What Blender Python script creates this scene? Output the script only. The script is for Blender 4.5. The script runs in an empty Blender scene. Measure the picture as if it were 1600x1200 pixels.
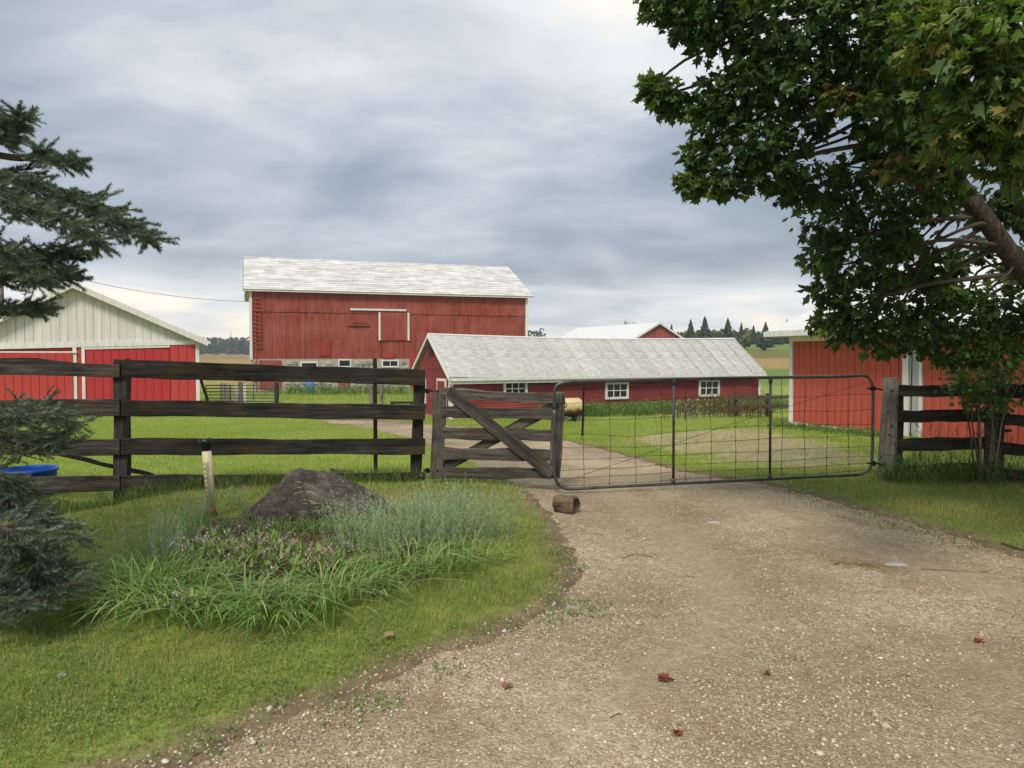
import bpy, math, random
import numpy as np
from mathutils import Vector, Matrix
random.seed(7); RNG = np.random.default_rng(7)
SC = bpy.context.scene
COL = SC.collection
R = math.radians

# ------------------------------------------------------------------ camera
CAM_H, F_PX, HORIZON = 1.65, 1200.0, 556.0
PITCH = math.atan((600 - HORIZON) / F_PX)
cam = bpy.data.objects.new('camera', bpy.data.cameras.new('camera')); COL.objects.link(cam)
cam.location = (0, 0, CAM_H); cam.rotation_euler = (R(90) - PITCH, 0, 0)
cam.data.sensor_width = 36; cam.data.lens = 36 * F_PX / 1600
cam.data.clip_start = 0.05; cam.data.clip_end = 6000
SC.camera = cam
# ------------------------------------------------------------------ world, sun, exposure
SUN_EL, SUN_AZ = 50.0, 194.0     # azimuth clockwise from +Y: behind the camera, to the left
wd = bpy.data.worlds.new('World'); SC.world = wd; wd.use_nodes = True
def build_world():
    nt = wd.node_tree; nt.nodes.clear(); N = nt.nodes.new; L = nt.links.new
    def math_(op, a, b=None, clamp=False):
        n = N('ShaderNodeMath'); n.operation = op; n.use_clamp = clamp
        for i, v in enumerate((a, b)):
            if v is None: continue
            if isinstance(v, (int, float)): n.inputs[i].default_value = v
            else: L(v, n.inputs[i])
        return n.outputs[0]
    def ramp(fac, stops):
        n = N('ShaderNodeValToRGB'); L(fac, n.inputs[0]); e = n.color_ramp.elements
        while len(e) < len(stops): e.new(0.5)
        for x, (p, c) in zip(e, stops): x.position = p; x.color = (*c, 1)
        return n.outputs[0]
    out = N('ShaderNodeOutputWorld'); bg = N('ShaderNodeBackground'); L(bg.outputs[0], out.inputs[0])
    sky = N('ShaderNodeTexSky'); sky.sky_type = 'NISHITA'; sky.sun_disc = False
    sky.sun_elevation = R(SUN_EL); sky.sun_rotation = R(SUN_AZ); sky.air_density = 1.2; sky.dust_density = 2.0
    tc = N('ShaderNodeTexCoord'); sp = N('ShaderNodeSeparateXYZ'); L(tc.outputs['Generated'], sp.inputs[0])
    z = math_('MAXIMUM', sp.outputs[2], 0.0); den = math_('ADD', z, 0.20)
    cx = N('ShaderNodeCombineXYZ'); L(math_('DIVIDE', sp.outputs[0], den), cx.inputs[0]); L(math_('DIVIDE', sp.outputs[1], den), cx.inputs[1])
    def noise(scale, detail, rough, off, dist=0.0, sx=1.0):
        mp = N('ShaderNodeMapping'); L(cx.outputs[0], mp.inputs[0]); mp.inputs['Location'].default_value = off; mp.inputs['Scale'].default_value = (sx, 1, 1)
        n = N('ShaderNodeTexNoise'); L(mp.outputs[0], n.inputs['Vector']); n.inputs['Scale'].default_value = scale
        n.inputs['Detail'].default_value = detail; n.inputs['Roughness'].default_value = rough; n.inputs['Distortion'].default_value = dist
        return n.outputs[0]
    big = noise(0.55, 3, 0.5, (2.35, 0.4, 0), 0.2); mid = noise(1.5, 7, 0.55, (4.1, 2.3, 0), 0.5, 0.8); fine = noise(4.6, 5, 0.6, (9, 1, 0), 0.4, 0.7)
    # cloud thickness: heavy grey layer overhead, broken and thin toward the horizon
    thick = math_('ADD', math_('MULTIPLY', big, 0.55), math_('ADD', math_('MULTIPLY', mid, 0.55), math_('MULTIPLY', fine, 0.14)))
    band = ramp(z, [(0.0, (0.02,) * 3), (0.03, (0.20,) * 3), (0.065, (0.42,) * 3), (0.115, (0.80,) * 3), (0.22, (0.88,) * 3), (0.34, (0.62,) * 3), (0.46, (0.46,) * 3), (1.0, (0.52,) * 3)])
    t = math_('MULTIPLY', math_('ADD', math_('SUBTRACT', math_('MULTIPLY', thick, 1.25), 0.76), math_('MULTIPLY', band, 0.62)), 1.5, True)
    cloud = ramp(t, [(0.0, (0.70, 0.61, 0.48)), (0.16, (0.57, 0.52, 0.45)), (0.36, (0.42, 0.43, 0.44)), (0.60, (0.275, 0.302, 0.338)), (0.82, (0.178, 0.206, 0.245)), (1.0, (0.130, 0.155, 0.19))])
    skm = N('ShaderNodeVectorMath'); skm.operation = 'SCALE'; L(sky.outputs[0], skm.inputs[0]); skm.inputs['Scale'].default_value = 0.06
    mx = N('ShaderNodeMix'); mx.data_type = 'RGBA'; mx.inputs[0].default_value = 0.90
    L(skm.outputs[0], mx.inputs[6]); L(cloud, mx.inputs[7]); L(mx.outputs[2], bg.inputs[0]); bg.inputs[1].default_value = 1.0
build_world()
sun = bpy.data.objects.new('sun', bpy.data.lights.new('sun', 'SUN')); COL.objects.link(sun)
sun.data.energy = 1.5; sun.data.angle = R(16); sun.data.color = (1.0, 0.93, 0.82)
sun.location = (-10, -15, 30)
sd_ = Vector((math.sin(R(SUN_AZ)) * math.cos(R(SUN_EL)), math.cos(R(SUN_AZ)) * math.cos(R(SUN_EL)), math.sin(R(SUN_EL))))
sun.rotation_euler = (-sd_).to_track_quat('-Z', 'Y').to_euler()
vs = SC.view_settings; SC.display_settings.display_device = 'sRGB'
vs.view_transform = 'Standard'; vs.look = 'None'; vs.gamma = 1; vs.use_curve_mapping = False; vs.exposure = 1.12
SC.render.engine = 'CYCLES'; SC.cycles.use_denoising = True; SC.cycles.use_adaptive_sampling = True
SC.cycles.max_bounces = 5; SC.cycles.transparent_max_bounces = 4; SC.cycles.volume_bounces = 0; SC.cycles.diffuse_bounces = 2; SC.cycles.glossy_bounces = 2; SC.cycles.transmission_bounces = 3

# ------------------------------------------------------------------ helpers
def smooth(a, b, x):
    t = np.clip((np.asarray(x, float) - a) / (b - a), 0, 1); return t * t * (3 - 2 * t)
def ray(px, py):
    u, v = (px - 800) / F_PX, (600 - py) / F_PX
    c, s = math.cos(PITCH), math.sin(PITCH)
    return np.array((u, c + s * v, -s + c * v))
def P(px, py, d):
    """world point seen in the photograph at (px,py), at depth d metres in front of the camera"""
    r = ray(px, py); return np.array((0, 0, CAM_H)) + r * (d / r[1])
_nz = [(RNG.uniform(-1, 1, 2), RNG.uniform(0, 6.28)) for _ in range(24)]
def wob(X, Y, scale):
    X = np.asarray(X, float) * scale; Y = np.asarray(Y, float) * scale; s = 0
    for i, (k, p) in enumerate(_nz): s = s + np.sin((k[0] * X + k[1] * Y) * (1 + 0.35 * i) + p) / (1 + 0.22 * i)
    return s / 6.0
PY = [-60, 10.5, 20, 30, 60, 75, 95, 130, 160, 190, 230, 400, 700, 3000]
PR = [0, 0, -.45, -1.0, -1.15, -.8, .0, 1.2, 2.4, 4.3, 5.6, 6.5, 8, 8]
PL = [0, 0, -.45, -1.0, -1.15, -.9, .0, .5, .75, 1.0, 1.15, 1.6, 4.5, 6]
def H0(X, Y):
    X = np.asarray(X, float); Y = np.asarray(Y, float)
    m = smooth(0, 45, X)
    z = np.interp(Y, PY, PR) * m + np.interp(Y, PY, PL) * (1 - m)
    z = z * (1 - .5 * smooth(2.5, 7.5, X) * (1 - smooth(24, 32, Y)))
    z = z - .30 * np.exp(-(((X + 5.35) / .8) ** 2 + ((Y - 9.1) / .9) ** 2))
    z = z - .07 * np.exp(-(((X + 1.3) / 1.0) ** 2 + ((Y - 10.5) / .8) ** 2))
    return z
def ground_hit(px, py, fn=H0):
    r = ray(px, py); o = np.array((0, 0, CAM_H)); d = 1.0; last = d
    while d < 900:
        p = o + r * (d / r[1])
        if p[2] <= fn(p[0], p[1]):
            lo, hi = last, d
            for _ in range(24):
                m = (lo + hi) / 2; p = o + r * (m / r[1])
                if p[2] <= fn(p[0], p[1]): hi = m
                else: lo = m
            return o + r * (hi / r[1])
        last = d; d *= 1.02
    return p
DRV = [(200, 1200), (330, 1160), (420, 1128), (560, 1078), (690, 1022), (800, 975), (868, 945), (903, 915), (905, 885), (892, 850), (872, 815), (850, 785), (815, 755), (760, 735), (735, 720), (700, 702), (640, 683), (590, 672), (540, 664), (505, 658),
       (500, 652), (560, 654), (640, 659), (720, 665), (800, 673), (880, 686), (961, 705), (1049, 729), (1130, 745), (1225, 760), (1300, 782), (1400, 808), (1500, 838), (1600, 866), (1700, 890)]
drv = np.array([ground_hit(*p)[:2] for p in DRV] + [(5.1, 4.7), (6.2, 2), (8, -6), (-5, -6), (-2.6, 1.6)])
def signed(poly, X, Y):
    """distance to a polygon's outline, positive inside"""
    X = np.asarray(X, float); Y = np.asarray(Y, float); best = np.full(X.shape, 1e9); ins = np.zeros(X.shape, bool)
    n = len(poly)
    for i in range(n):
        a = poly[i]; b = poly[(i + 1) % n]; e = b - a; l2 = (e @ e) + 1e-12
        t = np.clip(((X - a[0]) * e[0] + (Y - a[1]) * e[1]) / l2, 0, 1)
        best = np.minimum(best, (X - a[0] - t * e[0]) ** 2 + (Y - a[1] - t * e[1]) ** 2)
        c = ((a[1] > Y) != (b[1] > Y)); xi = a[0] + (Y - a[1]) / (e[1] + 1e-12) * e[0]
        ins ^= c & (X < xi)
    return np.sqrt(best) * np.where(ins, 1, -1)
def drive_sd(X, Y):
    return signed(drv, X, Y) + .13 * wob(X, Y, 3.1) + .09 * wob(X, Y, 9)
BED = [(140, 955), (200, 985), (300, 992), (420, 990), (540, 968), (620, 952), (700, 925), (770, 885), (785, 845), (740, 805), (640, 795), (520, 808), (380, 812), (310, 812), (230, 860), (165, 915)]
bed = np.array([ground_hit(*p)[:2] for p in BED])
def Hgt(X, Y):
    X = np.asarray(X, float); Y = np.asarray(Y, float)
    z = H0(X, Y); near = (Y > -7) & (Y < 40) & (np.abs(X) < 22)
    sdv = np.full(X.shape, -5.0)
    if near.any(): sdv[near] = drive_sd(X[near], Y[near])
    z = z - .045 * smooth(-.22, .12, sdv) + (.012 * wob(X, Y, 2.3) + .02 * wob(X, Y, .6)) * (np.abs(Y) < 60)
    if near.any():
        b = np.zeros(X.shape); b[near] = smooth(-.3, .5, signed(bed, X[near], Y[near])); z = z + .07 * b
    return z
def hz(x, y): return float(Hgt(np.array([x]), np.array([y]))[0])
def G(px, py):
    p = ground_hit(px, py); return np.array((p[0], p[1], hz(p[0], p[1])))

# --- materials
def S(r, g, b):
    return tuple(((c / 255) / 12.92 if c / 255 <= .04045 else ((c / 255 + .055) / 1.055) ** 2.4) for c in (r, g, b))
class NT:
    def __init__(s, name):
        s.m = bpy.data.materials.new(name); s.m.use_nodes = True; s.t = s.m.node_tree; s.t.nodes.clear()
        s.out = s.n('ShaderNodeOutputMaterial'); s.tc = None
    def n(s, t): return s.t.nodes.new(t)
    def l(s, a, b): s.t.links.new(a, b)
    def put(s, sock, v):
        if isinstance(v, bpy.types.NodeSocket): s.l(v, sock)
        elif isinstance(v, tuple) and len(v) == 3 and sock.type == 'RGBA': sock.default_value = (*v, 1)
        else: sock.default_value = v
    def co(s, which='Object', scale=(1, 1, 1), loc=(0, 0, 0)):
        if s.tc is None: s.tc = s.n('ShaderNodeTexCoord')
        m = s.n('ShaderNodeMapping'); s.l(s.tc.outputs[which], m.inputs[0]); m.inputs['Scale'].default_value = scale; m.inputs['Location'].default_value = loc
        return m.outputs[0]
    def rnd_co(s, scale=(1, 1, 1)):
        """object coordinates shifted by a random amount per object"""
        c = s.co('Object', scale); oi = s.n('ShaderNodeObjectInfo'); v = s.n('ShaderNodeVectorMath'); v.operation = 'ADD'
        k = s.n('ShaderNodeVectorMath'); k.operation = 'SCALE'; k.inputs[0].default_value = (37, 53, 71); s.l(oi.outputs['Random'], k.inputs['Scale'])
        s.l(c, v.inputs[0]); s.l(k.outputs[0], v.inputs[1]); return v.outputs[0]
    def noise(s, vec, scale=5, detail=4, rough=.55, dist=0):
        n = s.n('ShaderNodeTexNoise'); s.l(vec, n.inputs['Vector']); n.inputs['Scale'].default_value = scale; n.inputs['Detail'].default_value = detail
        n.inputs['Roughness'].default_value = rough; n.inputs['Distortion'].default_value = dist; return n.outputs[0]
    def vor(s, vec, scale, feat='F1', out='Distance'):
        n = s.n('ShaderNodeTexVoronoi'); n.feature = feat; s.l(vec, n.inputs['Vector']); n.inputs['Scale'].default_value = scale; return n.outputs[out]
    def ramp(s, fac, *stops):
        n = s.n('ShaderNodeValToRGB'); s.l(fac, n.inputs[0]); e = n.color_ramp.elements
        while len(e) < len(stops): e.new(.5)
        for x, (p, c) in zip(e, stops):
            x.position = p; x.color = (*c, 1) if isinstance(c, tuple) else (c, c, c, 1)
        return n.outputs[0]
    def mix(s, fac, a, b, mode='MIX'):
        n = s.n('ShaderNodeMix'); n.data_type = 'RGBA'; n.blend_type = mode
        s.put(n.inputs[0], fac); s.put(n.inputs[6], a); s.put(n.inputs[7], b); return n.outputs[2]
    def ma(s, op, a, b=0., clamp=False):
        n = s.n('ShaderNodeMath'); n.operation = op; n.use_clamp = clamp; s.put(n.inputs[0], a); s.put(n.inputs[1], b); return n.outputs[0]
    def attr(s, name, out='Fac'):
        n = s.n('ShaderNodeAttribute'); n.attribute_name = name; return n.outputs[out]
    def rand(s): return s.n('ShaderNodeObjectInfo').outputs['Random']
    def bump(s, h, strength=.4, dist=.01):
        n = s.n('ShaderNodeBump'); s.l(h, n.inputs['Height']); n.inputs['Strength'].default_value = strength; n.inputs['Distance'].default_value = dist; return n.outputs[0]
    def bsdf(s, color, rough=.8, metal=0., normal=None, spec=.3):
        b = s.n('ShaderNodeBsdfPrincipled'); s.put(b.inputs['Base Color'], color); s.put(b.inputs['Roughness'], rough); b.inputs['Metallic'].default_value = metal
        b.inputs['Specular IOR Level'].default_value = spec
        if normal is not None: s.l(normal, b.inputs['Normal'])
        s.l(b.outputs[0], s.out.inputs[0]); s.b = b; return s.m
    def leaf(s, color, trans=.35, tcol=None, rough=.5, spec=.25):
        b = s.n('ShaderNodeBsdfPrincipled'); s.put(b.inputs['Base Color'], color); b.inputs['Roughness'].default_value = rough; b.inputs['Specular IOR Level'].default_value = spec
        t = s.n('ShaderNodeBsdfTranslucent'); s.put(t.inputs[0], tcol if tcol is not None else color)
        m = s.n('ShaderNodeMixShader'); m.inputs[0].default_value = trans; s.l(b.outputs[0], m.inputs[1]); s.l(t.outputs[0], m.inputs[2]); s.l(m.outputs[0], s.out.inputs[0]); return s.m
MATS = {}
def mt(name, fn):
    m = NT(name); fn(m); MATS[name] = m.m; return m.m
def plain(name, c, rough=.7, var=.15, scale=6, metal=0., spec=.3):
    def f(m):
        n = m.noise(m.co(), scale, 5, .6)
        col = m.mix(1., c, m.ramp(n, (.3, 1 - var), (.7, 1 + var)), 'MULTIPLY')
        m.bsdf(col, rough, metal, m.bump(n, .15, .01), spec)
    return mt(name, f)
def wood(name, dark, light, moss, mossamt, along=(.7, 14, 14)):
    def f(m):
        v = m.rnd_co(along); g = m.noise(v, 2.2, 7, .68, .35); g2 = m.noise(v, 9, 4, .6)
        big = m.noise(m.rnd_co((.8, 2.2, 2.2)), 2.2, 4, .6)
        c = m.ramp(m.ma('ADD', m.ma('MULTIPLY', g, .75), m.ma('MULTIPLY', g2, .25)), (.30, tuple(x * .35 for x in dark)), (.43, dark), (.62, light), (.80, tuple(x * 1.5 for x in light)))
        c = m.mix(m.ramp(big, (.40, 0.), (.70, .75)), c, tuple(x * .45 for x in dark))
        ms = m.noise(m.rnd_co((1.4, 3, 3)), 1.7, 5, .65)
        c = m.mix(m.ma('MULTIPLY', m.ramp(ms, (.50, 0.), (.72, 1.)), mossamt), c, moss)
        c = m.mix(1., c, m.ramp(m.rand(), (0., .72), (1., 1.25)), 'MULTIPLY')
        m.bsdf(c, .9, 0, m.bump(m.ma('ADD', g, m.ma('MULTIPLY', g2, .5)), .8, .012), .15)
    return mt(name, f)
wood('fence_wood', (.024, .021, .018), (.092, .084, .072), (.085, .060, .016), .65)
wood('gate_wood', (.050, .044, .037), (.165, .150, .128), (.11, .085, .025), .45)
wood('post_wood', (.022, .020, .018), (.075, .070, .064), (.06, .05, .02), .2, (14, 14, .7))
wood('round_post_wood', (.20, .175, .145), (.38, .34, .28), (.10, .08, .04), .3, (12, 12, .8))
wood('gate_stile_wood', (.050, .045, .038), (.150, .135, .115), (.08, .07, .03), .3, (14, 14, .7))
wood('log_wood', (.08, .054, .032), (.22, .165, .105), (.10, .08, .05), .4, (1.5, 9, 9))
wood('pale_wood', (.14, .12, .10), (.32, .29, .25), (.12, .10, .05), .3, (12, 12, .8))
def painted(name, c, grain=(5, 5, .35), var=.22, fade=None, fadeamt=.3, rough=.75):
    def f(m):
        v = m.co('Object', grain); g = m.noise(v, 2.0, 6, .65); big = m.noise(m.co(), .55, 5, .6)
        t = m.attr('tone')
        col = m.mix(1., c, m.ramp(g, (.28, 1 - var), (.72, 1 + var)), 'MULTIPLY')
        col = m.mix(1., col, m.ramp(t, (0., .76), (.5, 1.), (1., 1.22)), 'MULTIPLY')
        st = m.noise(m.co('Object', (6, 6, .22)), 1.3, 6, .7); col = m.mix(1., col, m.ramp(st, (.30, .80), (.55, 1.), (.75, 1.1)), 'MULTIPLY')
        if fade: col = m.mix(m.ma('MULTIPLY', m.ramp(big, (.45, 0.), (.72, 1.)), fadeamt), col, fade)
        m.bsdf(col, rough, 0, m.bump(g, .25, .01), .2)
    return mt(name, f)
painted('barn_red', (.265, .055, .042), var=.42, fade=(.36, .12, .09), fadeamt=.65)
painted('barn_red_bright', (.33, .045, .035), var=.15)
painted('coop_red', (.205, .036, .032), grain=(.5, 5, 5), var=.35, fade=(.30, .085, .065), fadeamt=.6)
painted('garage_red', (.46, .052, .044), var=.12, fade=(.50, .085, .075), fadeamt=.5)
painted('garage_red_door', (.43, .036, .038), var=.12)
painted('shed_red', (.46, .088, .058), var=.16, fade=(.52, .16, .11), fadeamt=.5)
painted('cream_siding', (.66, .625, .60), var=.06)
painted('white_paint', (.70, .70, .67), var=.10, fade=(.55, .52, .46), fadeamt=.35)
painted('grey_panel', (.40, .41, .40), var=.06)
def f(m):
    v = m.co('Object', (.5, 2.4, 2.4)); n = m.noise(v, 1.6, 8, .72, .4); n2 = m.noise(m.co(), .35, 4, .6); sp = m.noise(m.co('Object', (2.5, 1.5, 1.5)), 3.5, 6, .7)
    c = m.ramp(n, (.30, (.28, .27, .255)), (.45, (.53, .52, .50)), (.62, (.69, .69, .67)))
    c = m.mix(m.ramp(sp, (.60, 0.), (.70, .55)), c, (.33, .31, .28))
    c = m.mix(1., c, m.ramp(m.attr('tone'), (0., .80), (1., 1.12)), 'MULTIPLY')
    m.bsdf(c, .55, 0, m.bump(n, .2, .01), .3)
mt('barn_roof', f)
def f(m):
    v = m.co('Object', (.45, 2.2, 2.2)); n = m.noise(m.rnd_co((3, .6, .6)), 2.2, 8, .72, .6); n2 = m.noise(m.co('Object', (.6, 3.5, 3.5)), 2.5, 6, .68, .5)
    c = m.ramp(n2, (.30, (.24, .24, .215)), (.47, (.42, .415, .38)), (.66, (.57, .565, .53)))
    c = m.mix(m.ramp(n, (.48, 0.), (.70, .6)), c, (.62, .62, .60))
    c = m.mix(1., c, m.ramp(m.rand(), (0., .90), (1., 1.08)), 'MULTIPLY')
    m.bsdf(c, .5, .1, m.bump(n2, .15, .01), .35)
mt('coop_roof', f)
plain('white_metal_roof', (.64, .65, .65), .45, .08, 1.5)
def f(m):
    v = m.co(); n = m.noise(v, 3, 6, .65)
    c = m.mix(1., m.ramp(m.attr('tone'), (0., (.20, .17, .135)), (.5, (.33, .29, .24)), (1., (.46, .43, .38))), m.ramp(n, (.3, .7), (.7, 1.2)), 'MULTIPLY')
    m.bsdf(c, .9, 0, m.bump(n, .6, .03), .2)
mt('field_stone', f)
plain('mortar', (.36, .33, .28), .9, .2, 4)
def f(m): m.bsdf((.012, .016, .018), .08, 0, None, .6)
mt('window_glass', f)
def f(m):
    n = m.noise(m.co(), 7, 6, .7); c = m.ramp(n, (.35, (.045, .045, .048)), (.65, (.12, .12, .123)))
    m.bsdf(c, .42, .55, m.bump(n, .2, .003), .5)
mt('galvanised_tube', f)
plain('wire_steel', (.05, .045, .04), .6, .3, 30, .5)
plain('rusty_iron', (.030, .018, .014), .75, .4, 25, .3)
plain('dark_iron', (.012, .012, .013), .5, .3, 25, .4)
plain('blue_plastic', (.012, .10, .50), .4, .12, 3)
plain('blue_barrel_plastic', (.07, .18, .36), .5, .15, 3)
plain('black_plastic', (.012, .012, .013), .35, .2, 10)
plain('gauge_tube', (.62, .55, .36), .4, .06, 8)
plain('gauge_ink', (.02, .02, .02), .6, .1, 8)
def f(m):
    n = m.noise(m.co(), 30, 6, .7); m.bsdf(m.ramp(n, (.35, (.10, .025, .006)), (.65, (.42, .15, .03))), .8)
mt('rust_stain', f)
def f(m):
    v = m.co(); n = m.noise(v, 3.2, 9, .72, .5); n2 = m.noise(m.co('Object', (1, 1, 3)), 7, 7, .7); li = m.noise(v, 5.5, 5, .7)
    c = m.ramp(m.ma('ADD', m.ma('MULTIPLY', n, .6), m.ma('MULTIPLY', n2, .4)), (.36, (.036, .029, .024)), (.50, (.110, .091, .075)), (.64, (.22, .19, .155)))
    fn = m.noise(v, 26, 6, .75); c = m.mix(1., c, m.ramp(fn, (.32, .55), (.5, 1.), (.68, 1.5)), 'MULTIPLY'); sp_ = m.noise(v, 15, 3, .6); c = m.mix(m.ramp(sp_, (.63, 0.), (.68, .7)), c, (.30, .29, .25))
    c = m.mix(m.ramp(li, (.58, 0.), (.70, .6)), c, (.17, .15, .085))
    m.bsdf(c, .88, 0, m.bump(m.ma('ADD', m.ma('ADD', n, m.ma('MULTIPLY', n2, .6)), m.ma('MULTIPLY', fn, .5)), 1., .07), .2)
mt('boulder_rock', f)
def f(m):
    n = m.noise(m.co(), 18, 6, .7); m.bsdf(m.mix(1., m.ramp(m.rand(), (0., (.30, .28, .25)), (.5, (.42, .39, .34)), (1., (.55, .53, .50))), m.ramp(n, (.3, .75), (.7, 1.15)), 'MULTIPLY'), .85, 0, m.bump(n, .4, .006), .2)
mt('loose_stone', f)
def f(m):
    v = m.co('Object', (8, 8, 3)); n = m.noise(v, 3.0, 9, .75, .6); li = m.noise(m.co(), 3, 5, .65)
    c = m.ramp(n, (.34, (.025, .020, .015)), (.5, (.080, .066, .050)), (.66, (.165, .14, .105)))
    c = m.mix(m.ramp(li, (.52, 0.), (.70, .6)), c, (.075, .085, .035))
    m.bsdf(c, .92, 0, m.bump(n, 1., .03), .15)
mt('bark', f)
plain('twig_bark', (.075, .058, .042), .9, .3, 20)
plain('pale_twig', (.20, .17, .12), .9, .3, 20)
def leafmat(name, lo, mid, hi, trans=.35, rough=.5, spec=.25, tmul=1.4):
    def f(m):
        c = m.ramp(m.attr('tone'), (0., lo), (.5, mid), (1., hi))
        m.leaf(c, trans, m.mix(1., c, (tmul, tmul * 1.05, tmul * .6), 'MULTIPLY'), rough, spec)
    return mt(name, f)
# maple: tone 0-0.8 greens, above that faded yellow and brown leaves
def f(m):
    c = m.ramp(m.attr('tone'), (0., (.022, .050, .012)), (.35, (.044, .095, .020)), (.66, (.095, .170, .034)), (.78, (.20, .225, .055)), (.88, (.20, .155, .06)), (1., (.085, .042, .024)))
    m.leaf(c, .36, m.mix(1., c, (1.7, 1.8, .7), 'MULTIPLY'), .48, .3)
mt('maple_leaf', f)
leafmat('spruce_needle', (.052, .082, .050), (.120, .168, .112), (.240, .290, .205), .12, .55)
leafmat('lawn_grass', (.175, .245, .040), (.285, .365, .070), (.390, .420, .130), .45, .6)
leafmat('verge_grass', (.105, .185, .040), (.225, .280, .068), (.430, .360, .175), .40, .6)
leafmat('long_grass', (.055, .105, .022), (.120, .180, .040), (.260, .260, .100), .35, .6)
leafmat('strap_leaf', (.070, .150, .028), (.165, .305, .058), (.400, .440, .190), .40, .42, .35)
leafmat('toadflax_leaf', (.170, .245, .130), (.270, .365, .225), (.380, .460, .320), .35, .6)
leafmat('weed_leaf', (.055, .115, .028), (.125, .215, .050), (.240, .330, .095), .35, .55)
leafmat('pink_petal', (.34, .15, .21), (.56, .32, .43), (.72, .50, .62), .3, .6)
leafmat('white_petal', (.62, .62, .56), (.75, .75, .70), (.8, .8, .72), .3, .6)
leafmat('dry_weed', (.055, .030, .016), (.110, .065, .034), (.190, .140, .075), .3, .7)
leafmat('straw', (.22, .15, .06), (.36, .26, .11), (.48, .38, .19), .3, .7)
leafmat('far_conifer', (.024, .040, .028), (.045, .068, .050), (.075, .100, .072), .1, .7)
leafmat('far_broadleaf', (.055, .085, .020), (.105, .145, .034), (.180, .210, .055), .2, .7)
leafmat('far_wood', (.018, .034, .018), (.032, .054, .028), (.055, .078, .036), .1, .8)
leafmat('dead_leaf', (.20, .045, .022), (.27, .10, .045), (.32, .25, .14), .25, .6)
def f(m):
    v = m.co('Object'); z = m.attr('zone', 'Color'); n = m.noise(v, 5, 8, .7); n2 = m.noise(v, .8, 5, .6); n3 = m.noise(v, 38, 4, .7)
    c = m.mix(1., z, m.ramp(n, (.28, .62), (.72, 1.35)), 'MULTIPLY'); c = m.mix(1., c, m.ramp(n2, (.3, .85), (.7, 1.15)), 'MULTIPLY'); c = m.mix(1., c, m.ramp(n3, (.3, .7), (.7, 1.3)), 'MULTIPLY')
    m.bsdf(c, .95, 0, m.bump(m.ma('ADD', n, n3), .5, .03), .1)
mt('ground_cover', f)
def f(m):
    v = m.co('Object'); w = m.vor(v, 85, 'F1', 'Color'); d = m.vor(v, 85); w2 = m.vor(v, 38, 'F1', 'Color'); d2 = m.vor(v, 38); n = m.noise(v, 1.1, 6, .65, .3); n2 = m.noise(v, 14, 6, .7); n3 = m.noise(v, .45, 3, .5)
    sx = m.n('ShaderNodeSeparateXYZ'); m.l(w, sx.inputs[0]); s2 = m.n('ShaderNodeSeparateXYZ'); m.l(w2, s2.inputs[0])
    c = m.ramp(sx.outputs[0], (0., (.235, .180, .112)), (.55, (.345, .272, .176)), (.88, (.425, .345, .235)), (1., (.56, .49, .37)))
    c = m.mix(m.ramp(s2.outputs[1], (.88, 0.), (.93, .5)), c, (.48, .41, .31))
    c = m.mix(m.ramp(n, (.44, 0.), (.68, .55)), c, (.205, .140, .080))
    c = m.mix(1., c, m.ramp(n2, (.3, .78), (.7, 1.22)), 'MULTIPLY'); c = m.mix(1., c, m.ramp(n3, (.35, .74), (.65, 1.22)), 'MULTIPLY')
    pt = m.noise(m.co('Object', (1, .45, 1)), 1.9, 5, .6, .8); c = m.mix(m.ramp(pt, (.54, 0.), (.70, .55)), c, (.235, .145, .078))
    c = m.mix(m.ma('MULTIPLY', m.attr('wear'), .5), c, m.mix(1., (.40, .325, .23), m.ramp(n2, (.3, .8), (.7, 1.15)), 'MULTIPLY'))
    h = m.ma('ADD', m.ma('MULTIPLY', m.ma('SUBTRACT', .5, d), .6), m.ma('ADD', m.ma('MULTIPLY', m.ma('SUBTRACT', .5, d2), .5), m.ma('MULTIPLY', n2, .7)))
    m.bsdf(c, .93, 0, m.bump(h, .7, .02), .15)
mt('gravel_surface', f)
leafmat('pebble', (.25, .19, .13), (.42, .34, .25), (.66, .60, .50), 0., .85)
def f(m):
    n = m.noise(m.co(), 9, 7, .7); m.bsdf(m.ramp(n, (.3, (.040, .028, .018)), (.7, (.11, .078, .048))), .95, 0, m.bump(n, .7, .03), .1)
mt('bed_soil', f)
def f(m):
    v = m.co(); n = m.noise(m.co('Object', (2, 2, 2)), 2.0, 6, .7); sp = m.n('ShaderNodeSeparateXYZ'); m.l(m.co(), sp.inputs[0])
    k = m.ma('ADD', sp.outputs[2], m.ma('MULTIPLY', m.ma('SUBTRACT', n, .5), .55))
    m.bsdf(m.ramp(k, (.34, (.05, .022, .012)), (.46, (.16, .075, .025)), (.54, (.44, .34, .15)), (.75, (.55, .46, .25))), .6)
mt('yellow_tank', f)

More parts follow.
